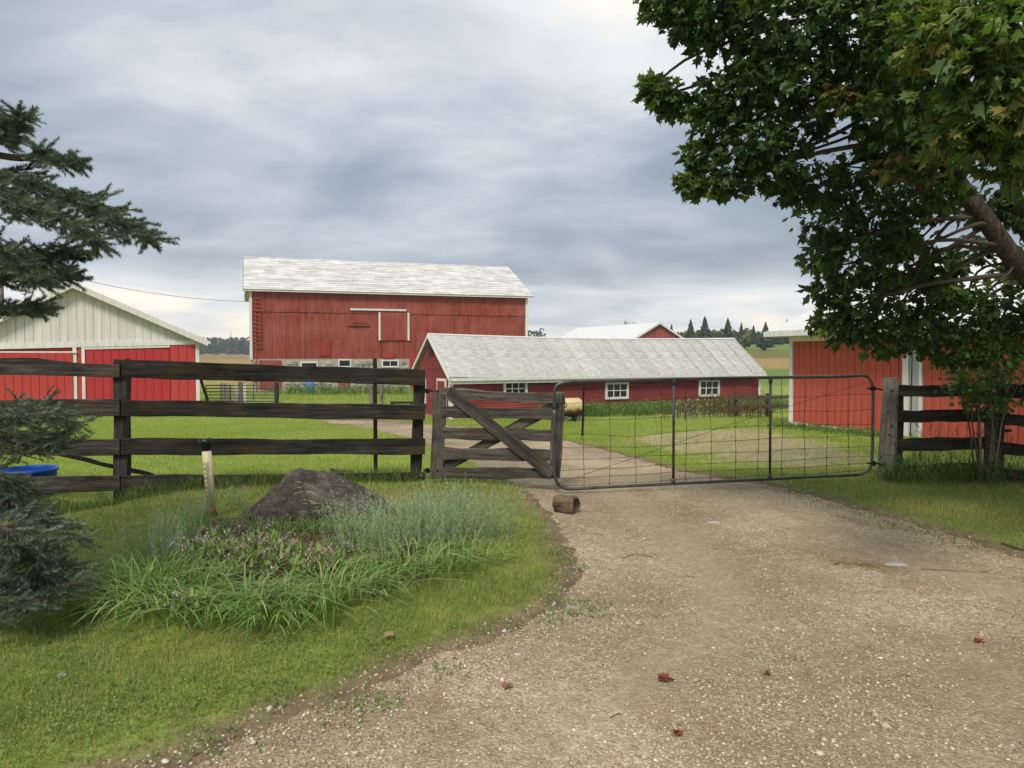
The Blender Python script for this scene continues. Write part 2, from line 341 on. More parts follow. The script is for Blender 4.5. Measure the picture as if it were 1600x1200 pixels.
# --- mesh building
def raw_mesh(name, V, F, tone=None):
    """V (n,3), F (m,k) with one k, or a list of faces"""
    me = bpy.data.meshes.new(name); V = np.asarray(V, np.float32)
    if isinstance(F, np.ndarray):
        k = F.shape[1]; me.vertices.add(len(V)); me.vertices.foreach_set('co', V.ravel())
        me.loops.add(F.size); me.loops.foreach_set('vertex_index', F.astype(np.int32).ravel())
        me.polygons.add(len(F)); me.polygons.foreach_set('loop_start', np.arange(0, F.size, k, dtype=np.int32))
        me.update(calc_edges=True)
    else:
        me.from_pydata([tuple(map(float, v)) for v in V], [], F); me.update()
    if tone is not None:
        a = me.attributes.new('tone', 'FLOAT', 'POINT'); a.data.foreach_set('value', np.asarray(tone, np.float32))
    return me
def set_smooth(me): me.polygons.foreach_set('use_smooth', np.ones(len(me.polygons), bool))
def link(name, me, mat, parent=None, loc=None, matrix=None):
    o = bpy.data.objects.new(name, me); COL.objects.link(o)
    if mat is not None and me is not None and not me.materials: me.materials.append(MATS[mat])
    if parent is not None: o.parent = parent
    if matrix is not None: o.matrix_local = matrix
    elif loc is not None: o.location = [float(c) for c in loc]
    return o
def tag(o, label=None, cat=None, group=None, kind=None):
    if label: o['label'] = label
    if cat: o['category'] = cat
    if group: o['group'] = group
    if kind: o['kind'] = kind
    return o
def thing(name, loc, label, cat, group=None, rz=0):
    o = bpy.data.objects.new(name, None); COL.objects.link(o); o.empty_display_size = .2
    o.location = [float(c) for c in loc]; o.rotation_euler = (0, 0, rz); return tag(o, label, cat, group)
class MB:
    def __init__(s): s.v = []; s.f = []; s.t = []; s.n = 0
    def add(s, V, F, tone=.5):
        V = [tuple(map(float, v)) for v in V]; s.v += V; s.f += [tuple(i + s.n for i in q) for q in F]; s.n += len(V)
        s.t += list(tone) if hasattr(tone, '__len__') else [tone] * len(V)
    def box(s, a, b, tone=.5):
        (x0, y0, z0), (x1, y1, z1) = a, b
        s.add([(x0, y0, z0), (x1, y0, z0), (x1, y1, z0), (x0, y1, z0), (x0, y0, z1), (x1, y0, z1), (x1, y1, z1), (x0, y1, z1)],
              [(0, 3, 2, 1), (4, 5, 6, 7), (0, 1, 5, 4), (1, 2, 6, 5), (2, 3, 7, 6), (3, 0, 4, 7)], tone)
    def prism(s, poly, y0, y1, tone=.5):
        """outline in x,z swept from y0 to y1"""
        n = len(poly); V = [(x, y0, z) for x, z in poly] + [(x, y1, z) for x, z in poly]
        s.add(V, [tuple(range(n)), tuple(range(2 * n - 1, n - 1, -1))] + [((i + 1) % n, i, i + n, (i + 1) % n + n) for i in range(n)], tone)
    def hexa(s, q0, q1, tone=.5):
        """solid between two quads"""
        s.add(list(q0) + list(q1), [(3, 2, 1, 0), (4, 5, 6, 7), (0, 1, 5, 4), (1, 2, 6, 5), (2, 3, 7, 6), (3, 0, 4, 7)], tone)
    def tube(s, pts, rad, n=8, tone=.5, cap=True):
        pts = [Vector([float(c) for c in p]) for p in pts]; m = len(pts); rad = rad if hasattr(rad, '__len__') else [rad] * m
        V = []; up = None
        for i, p in enumerate(pts):
            d = (pts[min(i + 1, m - 1)] - pts[max(i - 1, 0)]).normalized()
            if up is None: up = d.orthogonal().normalized()
            up = (up - d * up.dot(d)); up = up.normalized() if up.length > 1e-6 else d.orthogonal().normalized()
            w = d.cross(up)
            for k in range(n):
                a = 2 * math.pi * k / n; V.append(p + (up * math.cos(a) + w * math.sin(a)) * float(rad[i]))
        F = [(i * n + k, i * n + (k + 1) % n, (i + 1) * n + (k + 1) % n, (i + 1) * n + k) for i in range(m - 1) for k in range(n)]
        if cap: F += [tuple(range(n - 1, -1, -1)), tuple((m - 1) * n + k for k in range(n))]
        s.add(V, F, tone)
    def lathe(s, prof, n=16, tone=.5, c=(0, 0, 0), cap=True):
        V = [(c[0] + r * math.cos(2 * math.pi * k / n), c[1] + r * math.sin(2 * math.pi * k / n), c[2] + z) for r, z in prof for k in range(n)]
        F = [(i * n + k, i * n + (k + 1) % n, (i + 1) * n + (k + 1) % n, (i + 1) * n + k) for i in range(len(prof) - 1) for k in range(n)]
        if cap: F += [tuple(range(n - 1, -1, -1)), tuple((len(prof) - 1) * n + k for k in range(n))]
        s.add(V, F, tone)
    def mesh(s, name='mesh', base=(0, 0, 0), smooth=False):
        V = np.array(s.v, np.float32) - np.array(base, np.float32); me = raw_mesh(name, V, s.f, s.t)
        if smooth: set_smooth(me)
        return me
    def build(s, name, mat, parent=None, base=(0, 0, 0), smooth=False, kind=None, loc=None):
        o = link(name, s.mesh(name, base, smooth), mat, parent, loc)
        if kind: o['kind'] = kind
        return o
def catmull(pts, n=6):
    p = [np.array(q, float) for q in pts]; p = [2 * p[0] - p[1]] + p + [2 * p[-1] - p[-2]]; out = []
    for i in range(1, len(p) - 2):
        for k in range(n):
            t = k / n; a, b, c, d = p[i - 1], p[i], p[i + 1], p[i + 2]
            out.append(.5 * (2 * b + (c - a) * t + (2 * a - 5 * b + 4 * c - d) * t * t + (3 * b - a - 3 * c + d) * t ** 3))
    out.append(p[-2]); return out
def plank(name, A, B, width, thick, mat, parent, base=(0, 0, 0), up=(0, 0, 1), rough=.006, taper=(0, 0), bow=0., w2=None, nseg=14, vertical=False):
    """a sawn board from A to B (end centres), its own local axes along its length so the grain follows it"""
    A = Vector([float(c) for c in A]) - Vector([float(c) for c in base]); B = Vector([float(c) for c in B]) - Vector([float(c) for c in base])
    d = B - A; L = d.length; ex = d / L; ez = Vector(up); ez = (ez - ex * ez.dot(ex)).normalized(); ey = ez.cross(ex)
    w2 = width if w2 is None else w2; V = []; ch = min(.006, thick * .2)
    ph = [random.uniform(0, 6.28) for _ in range(6)]
    for i in range(nseg + 1):
        t = i / nseg; x = t * L; w = (width * (1 - t) + w2 * t) / 2
        n1 = rough * (math.sin(t * 9 + ph[0]) + .6 * math.sin(t * 23 + ph[1]) + .5 * random.uniform(-1, 1)); n2 = rough * (math.sin(t * 8 + ph[2]) + .6 * math.sin(t * 21 + ph[3]) + .5 * random.uniform(-1, 1))
        top = w + n1 + bow * math.sin(math.pi * t); bot = -w + n2 + bow * math.sin(math.pi * t); y = thick / 2; yy = rough * .5 * math.sin(t * 7 + ph[4])
        if t < .12 and taper[0]: top -= taper[0] * (1 - t / .12)
        if t > .78 and taper[1]: top -= taper[1] * ((t - .78) / .22) ** .7 + random.uniform(0, .012)
        if i == 0: x += random.uniform(0, .008)
        for (yy_, zz) in ((-y + ch, bot), (y - ch, bot), (y, bot + ch), (y, top - ch), (y - ch, top), (-y + ch, top), (-y, top - ch), (-y, bot + ch)): V.append((x, yy_ + yy, zz))
    F = [(i * 8 + k, (i + 1) * 8 + k, (i + 1) * 8 + (k + 1) % 8, i * 8 + (k + 1) % 8) for i in range(nseg) for k in range(8)] + [tuple(range(8)), tuple(nseg * 8 + k for k in range(7, -1, -1))]
    me = raw_mesh(name, V, F, [.5] * len(V))
    M = Matrix(((ex.x, ey.x, ez.x, A.x), (ex.y, ey.y, ez.y, A.y), (ex.z, ey.z, ez.z, A.z), (0, 0, 0, 1)))
    return link(name, me, mat, parent, None, M)
def post(name, foot, head, w, t, mat, parent, base=(0, 0, 0), face=(0, -1, 0), rough=.005):
    """square timber standing from foot to head; grain runs along local z"""
    f0 = Vector([float(c) for c in foot]) - Vector([float(c) for c in base]); h = Vector([float(c) for c in head]) - Vector([float(c) for c in base])
    ez = (h - f0).normalized(); L = (h - f0).length; ey = -Vector(face); ey = (ey - ez * ey.dot(ez)).normalized(); ex = ey.cross(ez)
    V = []; n = 10; c = .012; ph = [random.uniform(0, 6.28) for _ in range(4)]
    for i in range(n + 1):
        z = L * i / n; a = w / 2 + rough * math.sin(i * .9 + ph[0]); b = w / 2 + rough * math.sin(i * 1.1 + ph[1]); q = t / 2
        if i == n: a -= .006; b -= .01
        dz = [random.uniform(-.012, .012) if i == n else 0 for _ in range(8)]
        for k, (x, y) in enumerate(((-a + c, -q), (b - c, -q), (b, -q + c), (b, q - c), (b - c, q), (-a + c, q), (-a, q - c), (-a, -q + c))): V.append((x, y, z + dz[k]))
    F = [(i * 8 + k, i * 8 + (k + 1) % 8, (i + 1) * 8 + (k + 1) % 8, (i + 1) * 8 + k) for i in range(n) for k in range(8)] + [tuple(range(7, -1, -1)), tuple(n * 8 + k for k in range(8))]
    M = Matrix(((ex.x, ey.x, ez.x, f0.x), (ex.y, ey.y, ez.y, f0.y), (ex.z, ey.z, ez.z, f0.z), (0, 0, 0, 1)))
    return link(name, raw_mesh(name, V, F, [.5] * len(V)), mat, parent, None, M)
def blades(pos, h, w, lean, seg=2, curl=.6, tone=None, yaw=None, droop=0.):
    """thin tapering leaves; pos (n,3), h,w,lean arrays. returns V,F,tone"""
    n = len(pos); yaw = RNG.uniform(0, 2 * np.pi, n) if yaw is None else yaw
    side = np.stack([np.cos(yaw), np.sin(yaw), np.zeros(n)], 1); fw = np.stack([-np.sin(yaw), np.cos(yaw), np.zeros(n)], 1)
    rows = []; zup = np.array([0, 0, 1.0])
    for i in range(seg + 1):
        t = i / seg; a = lean * (t ** (1 + curl)) ; up = t * h * (1 - droop * t * t)
        c = pos + fw * (a * h)[:, None] + zup * up[:, None]
        ww = w * (1 - t) ** .6 if i == seg else w * (1 - .35 * t)
        if i < seg: rows += [c - side * (ww / 2)[:, None], c + side * (ww / 2)[:, None]]
        else: rows.append(c)
    k = 2 * seg + 1; V = np.stack(rows, 1).reshape(-1, 3); F = []
    for i in range(seg):
        a, b = 2 * i, 2 * i + 1
        if i < seg - 1: F += [(a, b, b + 2), (a, b + 2, a + 2)]
        else: F += [(a, b, a + 2)]
    F = (np.array(F)[None] + (np.arange(n) * k)[:, None, None]).reshape(-1, 3)
    tone = RNG.uniform(0, 1, n) if tone is None else tone
    return V, F, np.repeat(tone, k)
def join(parts):
    off = 0; Vs = []; Fs = []; Ts = []
    for V, F, T in parts: Vs.append(V); Fs.append(F + off); Ts.append(T); off += len(V)
    return np.concatenate(Vs), np.concatenate(Fs), np.concatenate(Ts)
def soup(name, VFT, mat, parent=None, base=(0, 0, 0), kind=None):
    V, F, T = VFT; o = link(name, raw_mesh(name, V - np.array(base, float), F, np.clip(T, 0, 1)), mat, parent)
    if kind: o['kind'] = kind
    return o

# ================================================================== THE SETTING
def graded(lo, a, b, hi, step, grow=1.13):
    xs = list(np.arange(a, b + 1e-6, step)); s = step; x = xs[-1]
    while x < hi: s *= grow; x += s; xs.append(x)
    s = step; x = a; pre = []
    while x > lo: s *= grow; x -= s; pre.append(x)
    return np.array(pre[::-1] + xs)
GXs = graded(-900, -7.5, 8.0, 900, .075, 1.09); GYs = graded(-80, 2.2, 13.5, 950, .075, 1.07)
gx, gy = np.meshgrid(GXs, GYs); gz = Hgt(gx.ravel(), gy.ravel())
nx, ny = len(GXs), len(GYs); ii = (np.arange(ny - 1)[:, None] * nx + np.arange(nx - 1)[None]).ravel()
gme = raw_mesh('ground', np.stack([gx.ravel(), gy.ravel(), gz], 1), np.stack([ii, ii + 1, ii + nx + 1, ii + nx], 1)); set_smooth(gme)
def mixc(c, d, w): return c * (1 - w[:, None]) + np.array(d)[None] * w[:, None]
YARD = [(905, 692), (1000, 700), (1100, 722), (1330, 740), (1380, 715), (1300, 690), (1230, 672), (1120, 668), (1000, 680)]
yard = np.array([ground_hit(*p)[:2] for p in YARD])
def dirt_mask(X, Y):
    s = signed(yard, X, Y) + .9 * wob(X, Y, 1.4)
    return smooth(-.3, .8, s)
def zone_color(X, Y):
    n = len(X); c = np.tile(np.array((.165, .200, .044)), (n, 1))
    lawn = smooth(9.0, 10.2, Y) * (1 - smooth(60, 75, Y)); c = mixc(c, (.220, .275, .055), lawn)
    near = Y < 40
    mossy = smooth(-.2, .9, wob(X, Y, .9)) * (1 - lawn); c = mixc(c, (.27, .215, .060), mossy * .8)
    d = np.zeros(n); d[near] = dirt_mask(X[near], Y[near]); c = mixc(c, (.34, .27, .17), d * .85)
    sdv = np.full(n, -9.); sdv[near] = drive_sd(X[near], Y[near]); c = mixc(c, (.17, .125, .080), smooth(-.34, -.02, sdv))
    # farmland: pasture, straw-coloured stubble, meadow, lawn below the conifers
    f = smooth(66, 72, Y); edge = Y + 3 * wob(X, Y, .03)
    far = np.tile(np.array((.13, .19, .045)), (n, 1))
    far = mixc(far, (.30, .21, .085), smooth(96, 99, edge) * (1 - smooth(131, 134, edge)))
    far = mixc(far, (.145, .135, .042), smooth(131, 134, edge) * (1 - smooth(163, 166, edge)))
    far = mixc(far, (.13, .20, .045), smooth(163, 166, edge))
    left = 1 - smooth(-14, 0, X); gold = np.tile(np.array((.30, .22, .085)), (n, 1)); gold = mixc(gold, (.16, .17, .05), smooth(.1, .7, wob(X, Y, .02)) * .6)
    gold = mixc(gold, (.24, .17, .08), smooth(150, 200, Y)); far = far * (1 - left[:, None]) + gold * left[:, None]
    return c * (1 - f[:, None]) + far * f[:, None]
zc = zone_color(gx.ravel(), gy.ravel()); a = gme.attributes.new('zone', 'FLOAT_COLOR', 'POINT'); a.data.foreach_set('color', np.concatenate([zc, np.ones((len(zc), 1))], 1).astype(np.float32).ravel())
tag(link('ground', gme, 'ground_cover'), kind='structure')
# driveway: a gravel sheet whose ragged rim dives under the turf
dx = np.arange(-9, 8.6, .07); dy = np.concatenate([np.arange(-6, 2, .2), np.arange(2, 13, .06), np.arange(13, 32, .16)])
DX, DY = np.meshgrid(dx, dy); sdv = drive_sd(DX.ravel(), DY.ravel())
q_ = signed(drv, DX.ravel(), DY.ravel()); dz = Hgt(DX.ravel(), DY.ravel()) + np.clip(sdv * .25, -.06, .014) + .004 * wob(DX.ravel(), DY.ravel(), 5)
n1 = len(dx); ii = (np.arange(len(dy) - 1)[:, None] * n1 + np.arange(n1 - 1)[None]).ravel(); F = np.stack([ii, ii + 1, ii + n1 + 1, ii + n1], 1)
F = F[(sdv[F] > -.25).any(1)]; used = np.unique(F); remap = np.zeros(len(sdv), int); remap[used] = np.arange(len(used))
dme = raw_mesh('driveway', np.stack([DX.ravel(), DY.ravel(), dz], 1)[used], remap[F]); set_smooth(dme)
def wear_at(X, Y, q): return np.clip((np.exp(-((q - 1.0) / .26) ** 2) + .8 * np.exp(-((q - 2.5) / .3) ** 2)) * (.65 + .5 * wob(X, Y, .9)), 0, 1)
wa = dme.attributes.new('wear', 'FLOAT', 'POINT'); wa.data.foreach_set('value', wear_at(DX.ravel(), DY.ravel(), signed(drv, DX.ravel(), DY.ravel()))[used].astype(np.float32))
tag(link('driveway', dme, 'gravel_surface'), kind='structure')
def scatter(n, x0, x1, y0, y1, power=0.):
    """random ground points, denser near the camera by d**-power"""
    X = RNG.uniform(x0, x1, n * 3); Y = RNG.uniform(y0, y1, n * 3)
    keep = RNG.uniform(0, 1, n * 3) < (max(y0, .5) / np.maximum(Y, .5)) ** power
    return X[keep][:n * 2], Y[keep][:n * 2]
def in_view(X, Y, m=1.14): return (np.abs(X) < .667 * m * Y + .4) & (Y > 2.6)
# pebbles lying on the driveway
X, Y = scatter(230000, -4, 8, 2.6, 14, 1.7); k = in_view(X, Y); X, Y = X[k], Y[k]; s_ = drive_sd(X, Y)
k = (s_ > -.16) & (RNG.uniform(0, 1, len(X)) < .45 + .5 * smooth(-.2, .9, wob(X, Y, 1.1)) + .5 * smooth(.35, 0, np.abs(s_)) - .75 * wear_at(X, Y, signed(drv, X, Y)))
X, Y = X[k][:52000], Y[k][:52000]; n = len(X)
r = .0035 + .0095 * RNG.uniform(0, 1, n) ** 2.4; big = RNG.uniform(0, 1, n) < .014; r[big] *= 1.9
octa = np.array([(1, 0, 0), (0, 1, 0), (-1, 0, 0), (0, -1, 0), (0, 0, 1), (0, 0, -1)], float)
yaw = RNG.uniform(0, 6.28, n); V = octa[None] * (1 + RNG.uniform(-.3, .3, (n, 6, 1))) * np.stack([r * RNG.uniform(.8, 1.6, n), r, r * RNG.uniform(.45, .75, n)], 1)[:, None]
V = np.stack([V[..., 0] * np.cos(yaw)[:, None] - V[..., 1] * np.sin(yaw)[:, None], V[..., 0] * np.sin(yaw)[:, None] + V[..., 1] * np.cos(yaw)[:, None], V[..., 2]], 2)
zz = Hgt(X, Y) + np.clip(drive_sd(X, Y) * .25, -.004, .014)
V = V + np.stack([X, Y, zz + r * .15], 1)[:, None]
Fo = np.array([(0, 1, 4), (1, 2, 4), (2, 3, 4), (3, 0, 4), (1, 0, 5), (2, 1, 5), (3, 2, 5), (0, 3, 5)])
F = (Fo[None] + (np.arange(n) * 6)[:, None, None]).reshape(-1, 3)
tag(soup('gravel', (V.reshape(-1, 3), F, np.repeat(np.clip(RNG.normal(.42, .24, n), 0, 1), 6)), 'pebble'), 'loose tan and white gravel on the driveway', None, None, 'stuff')
# garden bed soil
bx, by = np.meshgrid(np.arange(-4.2, .4, .06), np.arange(4.2, 8, .06)); sdb = signed(bed, bx.ravel(), by.ravel()) - .20 + .08 * wob(bx.ravel(), by.ravel(), 5)
bz = Hgt(bx.ravel(), by.ravel()) + np.clip(sdb * .2, -.06, .02) + .006 * wob(bx.ravel(), by.ravel(), 9)
n1 = bx.shape[1]; ii = (np.arange(bx.shape[0] - 1)[:, None] * n1 + np.arange(n1 - 1)[None]).ravel(); F = np.stack([ii, ii + 1, ii + n1 + 1, ii + n1], 1); F = F[(sdb[F] > -.3).any(1)]
used = np.unique(F); remap = np.zeros(len(sdb), int); remap[used] = np.arange(len(used))
bme = raw_mesh('garden_soil', np.stack([bx.ravel(), by.ravel(), bz], 1)[used], remap[F]); set_smooth(bme); tag(link('garden_soil', bme, 'bed_soil'), kind='structure')

# --- grass
def grass_field(name, X, Y, hmin, hmax, w, mat, label, seg=2, lean=.5, patch=.8, tone0=.5, scale_d=None):
    n = len(X); d = np.maximum(Y, 2.5); z = Hgt(X, Y); sc = np.ones(n) if scale_d is None else np.maximum(d / scale_d, 1)
    h = RNG.uniform(hmin, hmax, n) * (1 + .35 * wob(X, Y, 3.7)); tone = tone0 + .40 * wob(X, Y, patch) + .12 * wob(X, Y, 4.5) + RNG.normal(0, .26, n)
    VFT = blades(np.stack([X, Y, z - .004], 1), h, w * sc * RNG.uniform(.7, 1.3, n), RNG.uniform(.1, 1, n) * lean * 1.6, seg, .5, tone)
    o = soup(name, VFT, mat); tag(o, label, None, None, 'stuff'); return o
X, Y = scatter(260000, -7, 1.2, 2.6, 10.4, 1.2); k = in_view(X, Y); X, Y = X[k], Y[k]; sdv = drive_sd(X, Y); sb = signed(bed, X, Y)
p = np.where(sdv < -.30, 1., np.where(sdv < -.02, .5 * smooth(-.02, -.30, sdv), 0.)) * np.where(sb > .25, .2, 1.) * (.35 + .65 * smooth(-.45, .25, wob(X, Y, 1.9)))
k = RNG.uniform(0, 1, len(X)) < p; X, Y = X[k][:150000], Y[k][:150000]
grass_field('verge_grass', X, Y, .018, .058, .0034, 'verge_grass', 'short mossy grass of the left verge', 2, .7, .9, .56, 4.5)
X, Y = scatter(60000, 2.2, 9, 5.0, 11.5, .8); k = in_view(X, Y); X, Y = X[k], Y[k]; sdv = drive_sd(X, Y)
p = np.where(sdv < -.30, 1., np.where(sdv < .05, .5 * smooth(.05, -.30, sdv), 0.)) * (.5 + .5 * smooth(-.5, .3, wob(X, Y, 1.7)))
k = RNG.uniform(0, 1, len(X)) < p; X, Y = X[k][:45000], Y[k][:45000]
grass_field('verge_grass', X, Y, .025, .07, .0038, 'verge_grass', 'grass of the right verge below the gate post', 2, .7, .9, .58, 5.)
X, Y = scatter(210000, -22, 3, 9.4, 34, 1.0); k = in_view(X, Y) & (drive_sd(X, Y) < -.05); X, Y = X[k], Y[k]
k = ~((np.abs(X + 5.35) < .5) & (np.abs(Y - 9.75) < .45)); X, Y = X[k][:150000], Y[k][:150000]
grass_field('lawn_grass', X, Y, .035, .075, .0045, 'lawn_grass', 'bright mown lawn behind the board fence', 1, .6, .5, .5, 7.)
X, Y = scatter(110000, -1, 14, 10, 33, .9); k = in_view(X, Y) & (drive_sd(X, Y) < -.05) & (RNG.uniform(0, 1, len(X)) > .80 * dirt_mask(X, Y)); X, Y = X[k], Y[k]
k = (X < 7.3 + .347 * (21 - Y)) | (Y > 21.5); X, Y = X[k][:70000], Y[k][:70000]
grass_field('yard_grass', X, Y, .03, .09, .0045, 'lawn_grass', 'patchy grass of the yard behind the wire gate', 1, .8, .5, .48, 7.)
X, Y = scatter(60000, -26, 16, 33, 60, 0); k = in_view(X, Y); X, Y = X[k][:40000], Y[k][:40000]
grass_field('barnyard_grass', X, Y, .06, .22, .0045, 'lawn_grass', 'rough grass below the stone barn wall', 1, .9, .3, .40, 6.)
# longer grass left unmown along the fence, round the gate post and against the coop
FL = [P(-140, 768, 9.2), P(190, 768, 9.30), P(655, 748, 10.4)]
pts = []
for a_, b_, n in ((FL[0], FL[1], 2600), (FL[1], FL[2], 3600)):
    t = RNG.uniform(0, 1, n); off = RNG.normal(0, .13, n); pts.append(np.stack([a_[0] + (b_[0] - a_[0]) * t + off * .2, a_[1] + (b_[1] - a_[1]) * t + off - .02], 1))
t = RNG.uniform(0, 1, 4200); pts.append(np.stack([5.0 + 3.2 * t + RNG.normal(0, .1, 4200), 10.05 + .1 * t + RNG.normal(0, .22, 4200)], 1))
q = np.concatenate(pts); q = q[drive_sd(q[:, 0], q[:, 1]) < -.1]
grass_field('fence_line_grass', q[:, 0], q[:, 1], .07, .24, .005, 'long_grass', 'long unmown grass along the foot of the fences', 3, .9, 1.3, .45)

# ================================================================== BUILDINGS
class Build:
    """a building with its own axes: local x along the front, local y into the building, z up from its base"""
    def __init__(s, name, p0, u, base, label, cat='barn'):
        s.p0 = np.array((p0[0], p0[1], base), float); s.u = np.array((u[0], u[1], 0.)) / math.hypot(*u); s.w = np.array((-s.u[1], s.u[0], 0.)); s.base = base
        s.o = thing(name, s.p0, label, cat, None, math.atan2(s.u[1], s.u[0]))
    def at(s, px, py, y=0.):
        """local x,z of the point of the plane local y that the photograph shows at px,py"""
        r = ray(px, py); o = np.array((0, 0, CAM_H)) - s.p0 - s.w * y; t = -(o @ s.w) / (r @ s.w); q = o + r * t; return float(q @ s.u), float(q[2])
    def part(s, name, mb, mat, parent=None, kind=None): return mb.build(name, mat, parent or s.o, (0, 0, 0), False, kind)
def bxpart(B, name, a, b, mat, parent=None, tone=.5):
    m = MB(); m.box(a, b, tone); return B.part(name, m, mat, parent)
def window(B, x0, x1, z0, z1, y=0., nx=2, nz=2, fr=.09, proud=.06, name='window', parent=None):
    """trim frame standing proud, glass set back, muntins"""
    m = MB(); yo = y - proud
    m.box((x0, yo, z0), (x1, y + .02, z0 + fr)); m.box((x0, yo, z1 - fr), (x1, y + .02, z1)); m.box((x0, yo, z0 + fr), (x0 + fr, y + .02, z1 - fr)); m.box((x1 - fr, yo, z0 + fr), (x1, y + .02, z1 - fr))
    w = B.part(name, m, 'white_paint', parent)
    bxpart(B, 'pane', (x0 + fr, y - .012, z0 + fr), (x1 - fr, y + .01, z1 - fr), 'window_glass', w)
    k = MB()
    for i in range(1, nx): xx = x0 + fr + (x1 - x0 - 2 * fr) * i / nx; k.box((xx - .02, y - .035, z0 + fr), (xx + .02, y - .011, z1 - fr))
    for i in range(1, nz): zz = z0 + fr + (z1 - z0 - 2 * fr) * i / nz; k.box((x0 + fr, y - .030, zz - .02), (x1 - fr, y - .0115, zz + .02))
    if k.n: B.part('muntin', k, 'white_paint', w)
    return w
def boards(mb, x0, x1, zlo, zhi, w0, w1, y=0., th=.03, gap=.012, ztop=None):
    """vertical boards with open joints; ztop(x) cuts them to a gable"""
    x = x0
    while x < x1 - .02:
        w = min(random.uniform(w0, w1), x1 - x); p = random.uniform(0, .016); t = min(max(random.gauss(.5, .2), 0), 1)
        xa, xb = x + gap / 2, x + w - gap / 2
        if ztop is None: mb.box((xa, y - th - p, zlo + random.uniform(-.02, .02)), (xb, y - .002, zhi), t)
        else: mb.hexa([(xa, y - th - p, zlo), (xb, y - th - p, zlo), (xb, y - .002, zlo), (xa, y - .002, zlo)], [(xa, y - th - p, ztop(xa)), (xb, y - th - p, ztop(xb)), (xb, y - .002, ztop(xb)), (xa, y - .002, ztop(xa))], t)
        x += w

# ---- the big red bank barn
BARN_L, BARN_W = 21.8, 12.0
B = Build('bank_barn', (-19.4, 57.0), (20.6, 7.0), -1.2, 'large red barn with white shingled roof on a fieldstone foundation', 'barn')
zf, ze, zr = 2.62, 7.90, 10.80     # top of stone, eave, ridge (above base)
m = MB(); m.box((0, .06, zf), (BARN_L, BARN_W - .06, ze - .05)); gab = [(0.06, ze - .06), (BARN_W - .06, ze - .06), (BARN_W / 2, zr - .12)]
for xx in (0., BARN_L):
    e = .001; m.add([(xx, gab[0][0], gab[0][1]), (xx, gab[1][0], gab[1][1]), (xx, gab[2][0], gab[2][1]), (xx + (.05 if xx == 0 else -.05), gab[0][0], gab[0][1]), (xx + (.05 if xx == 0 else -.05), gab[1][0], gab[1][1]), (xx + (.05 if xx == 0 else -.05), gab[2][0], gab[2][1])], [(0, 1, 2), (5, 4, 3), (0, 3, 4, 1), (1, 4, 5, 2), (2, 5, 3, 0)])
B.part('wall', m, 'barn_red')
seam = B.at(450, 488)[1]
m = MB(); boards(m, .14, BARN_L - .14, zf, seam, .16, .30, 0.05); boards(m, .14, BARN_L - .14, seam + .02, ze - .1, .16, .30, 0.0)
B.part('siding', m, 'barn_red', None, 'stuff')
m = MB(); x = 0
def side_board(m, y, w, t): m.box((-.035 - random.uniform(0, .015), y + .006, zf), (-.002, y + w - .006, ze - .06 + (zr - ze) * (1 - abs(y + w / 2 - 6) / 6) - .12), t)
y = .1
while y < BARN_W - .3: w = random.uniform(.2, .3); side_board(m, y, w, random.uniform(.2, .8)); y += w
B.part('gable_siding', m, 'barn_red', None, 'stuff')
# stone foundation: mortar core with uneven field stones
bxpart(B, 'foundation', (.05, .02, -.6), (BARN_L - .05, BARN_W - .05, zf - .002), 'mortar')
m = MB(); z = -.3
openings = []
for (xa, ya, xb, yb) in ((469, 565, 497, 586), (528, 561, 549, 574), (596, 562, 623, 574), (405, 562, 440, 608), (529, 596, 547, 613), (640, 558, 657, 600)):
    p, q = B.at(xa, ya), B.at(xb, yb); openings.append((p[0], q[0], q[1], p[1]))
while z < zf - .12:
    hgt = random.uniform(.22, .38); x = .06
    while x < BARN_L - .15:
        w = random.uniform(.24, .62); xa, xb = x + .02, min(x + w - .02, BARN_L - .06); zt = min(z + hgt - .035, zf - .01)
        if not any(xb > o[0] - .02 and xa < o[1] + .02 and zt > o[2] - .02 and z < o[3] + .02 for o in openings):
            j = lambda s=.04: random.uniform(-s, s); t = min(max(random.gauss(.5, .28), 0), 1)
            o4 = [(xa + j(.02), .03, z + j(.02)), (xb + j(.02), .03, z + j(.02)), (xb + j(.02), .03, zt + j(.02)), (xa + j(.02), .03, zt + j(.02))]
            cx_, cz_ = (xa + xb) / 2, (z + zt) / 2; pr = -.03 - random.uniform(0, .04)
            i4 = [(cx_ + (v[0] - cx_) * .72 + j(.015), pr, cz_ + (v[2] - cz_) * .7 + j(.015)) for v in o4]
            m.add(o4 + i4, [(4, 5, 6, 7), (0, 1, 5, 4), (1, 2, 6, 5), (2, 3, 7, 6), (3, 0, 4, 7)], t)
        x += w
    z += hgt
B.part('stone', m, 'field_stone', None, 'stuff')
# roof: two slopes laid in overlapping courses
ov, og = .42, .45
def slope_pt(x, k, side, lift=0.):
    """k=0 at the eave, 1 at the ridge"""
    yy = -og + (BARN_W / 2 + og) * k; zz = ze - .30 * og / .5 * .55 + (zr - ze + .16) * k
    yy = yy if side == 0 else BARN_W - yy
    n = Vector((0, -(zr - ze), BARN_W / 2)).normalized(); s = 1 if side == 0 else -1
    return (x, yy + n.y * lift * s, zz + n.z * lift)
m = MB()
for side in (0, 1):
    q0 = [slope_pt(-ov, 0, side, -.10), slope_pt(BARN_L + ov, 0, side, -.10), slope_pt(BARN_L + ov, 1, side, -.10), slope_pt(-ov, 1, side, -.10)]
    q1 = [slope_pt(-ov, 0, side, 0), slope_pt(BARN_L + ov, 0, side, 0), slope_pt(BARN_L + ov, 1, side, 0), slope_pt(-ov, 1, side, 0)]
    m.hexa(q0, q1)
roof = B.part('roof', m, 'white_paint')
m = MB(); NC = 17
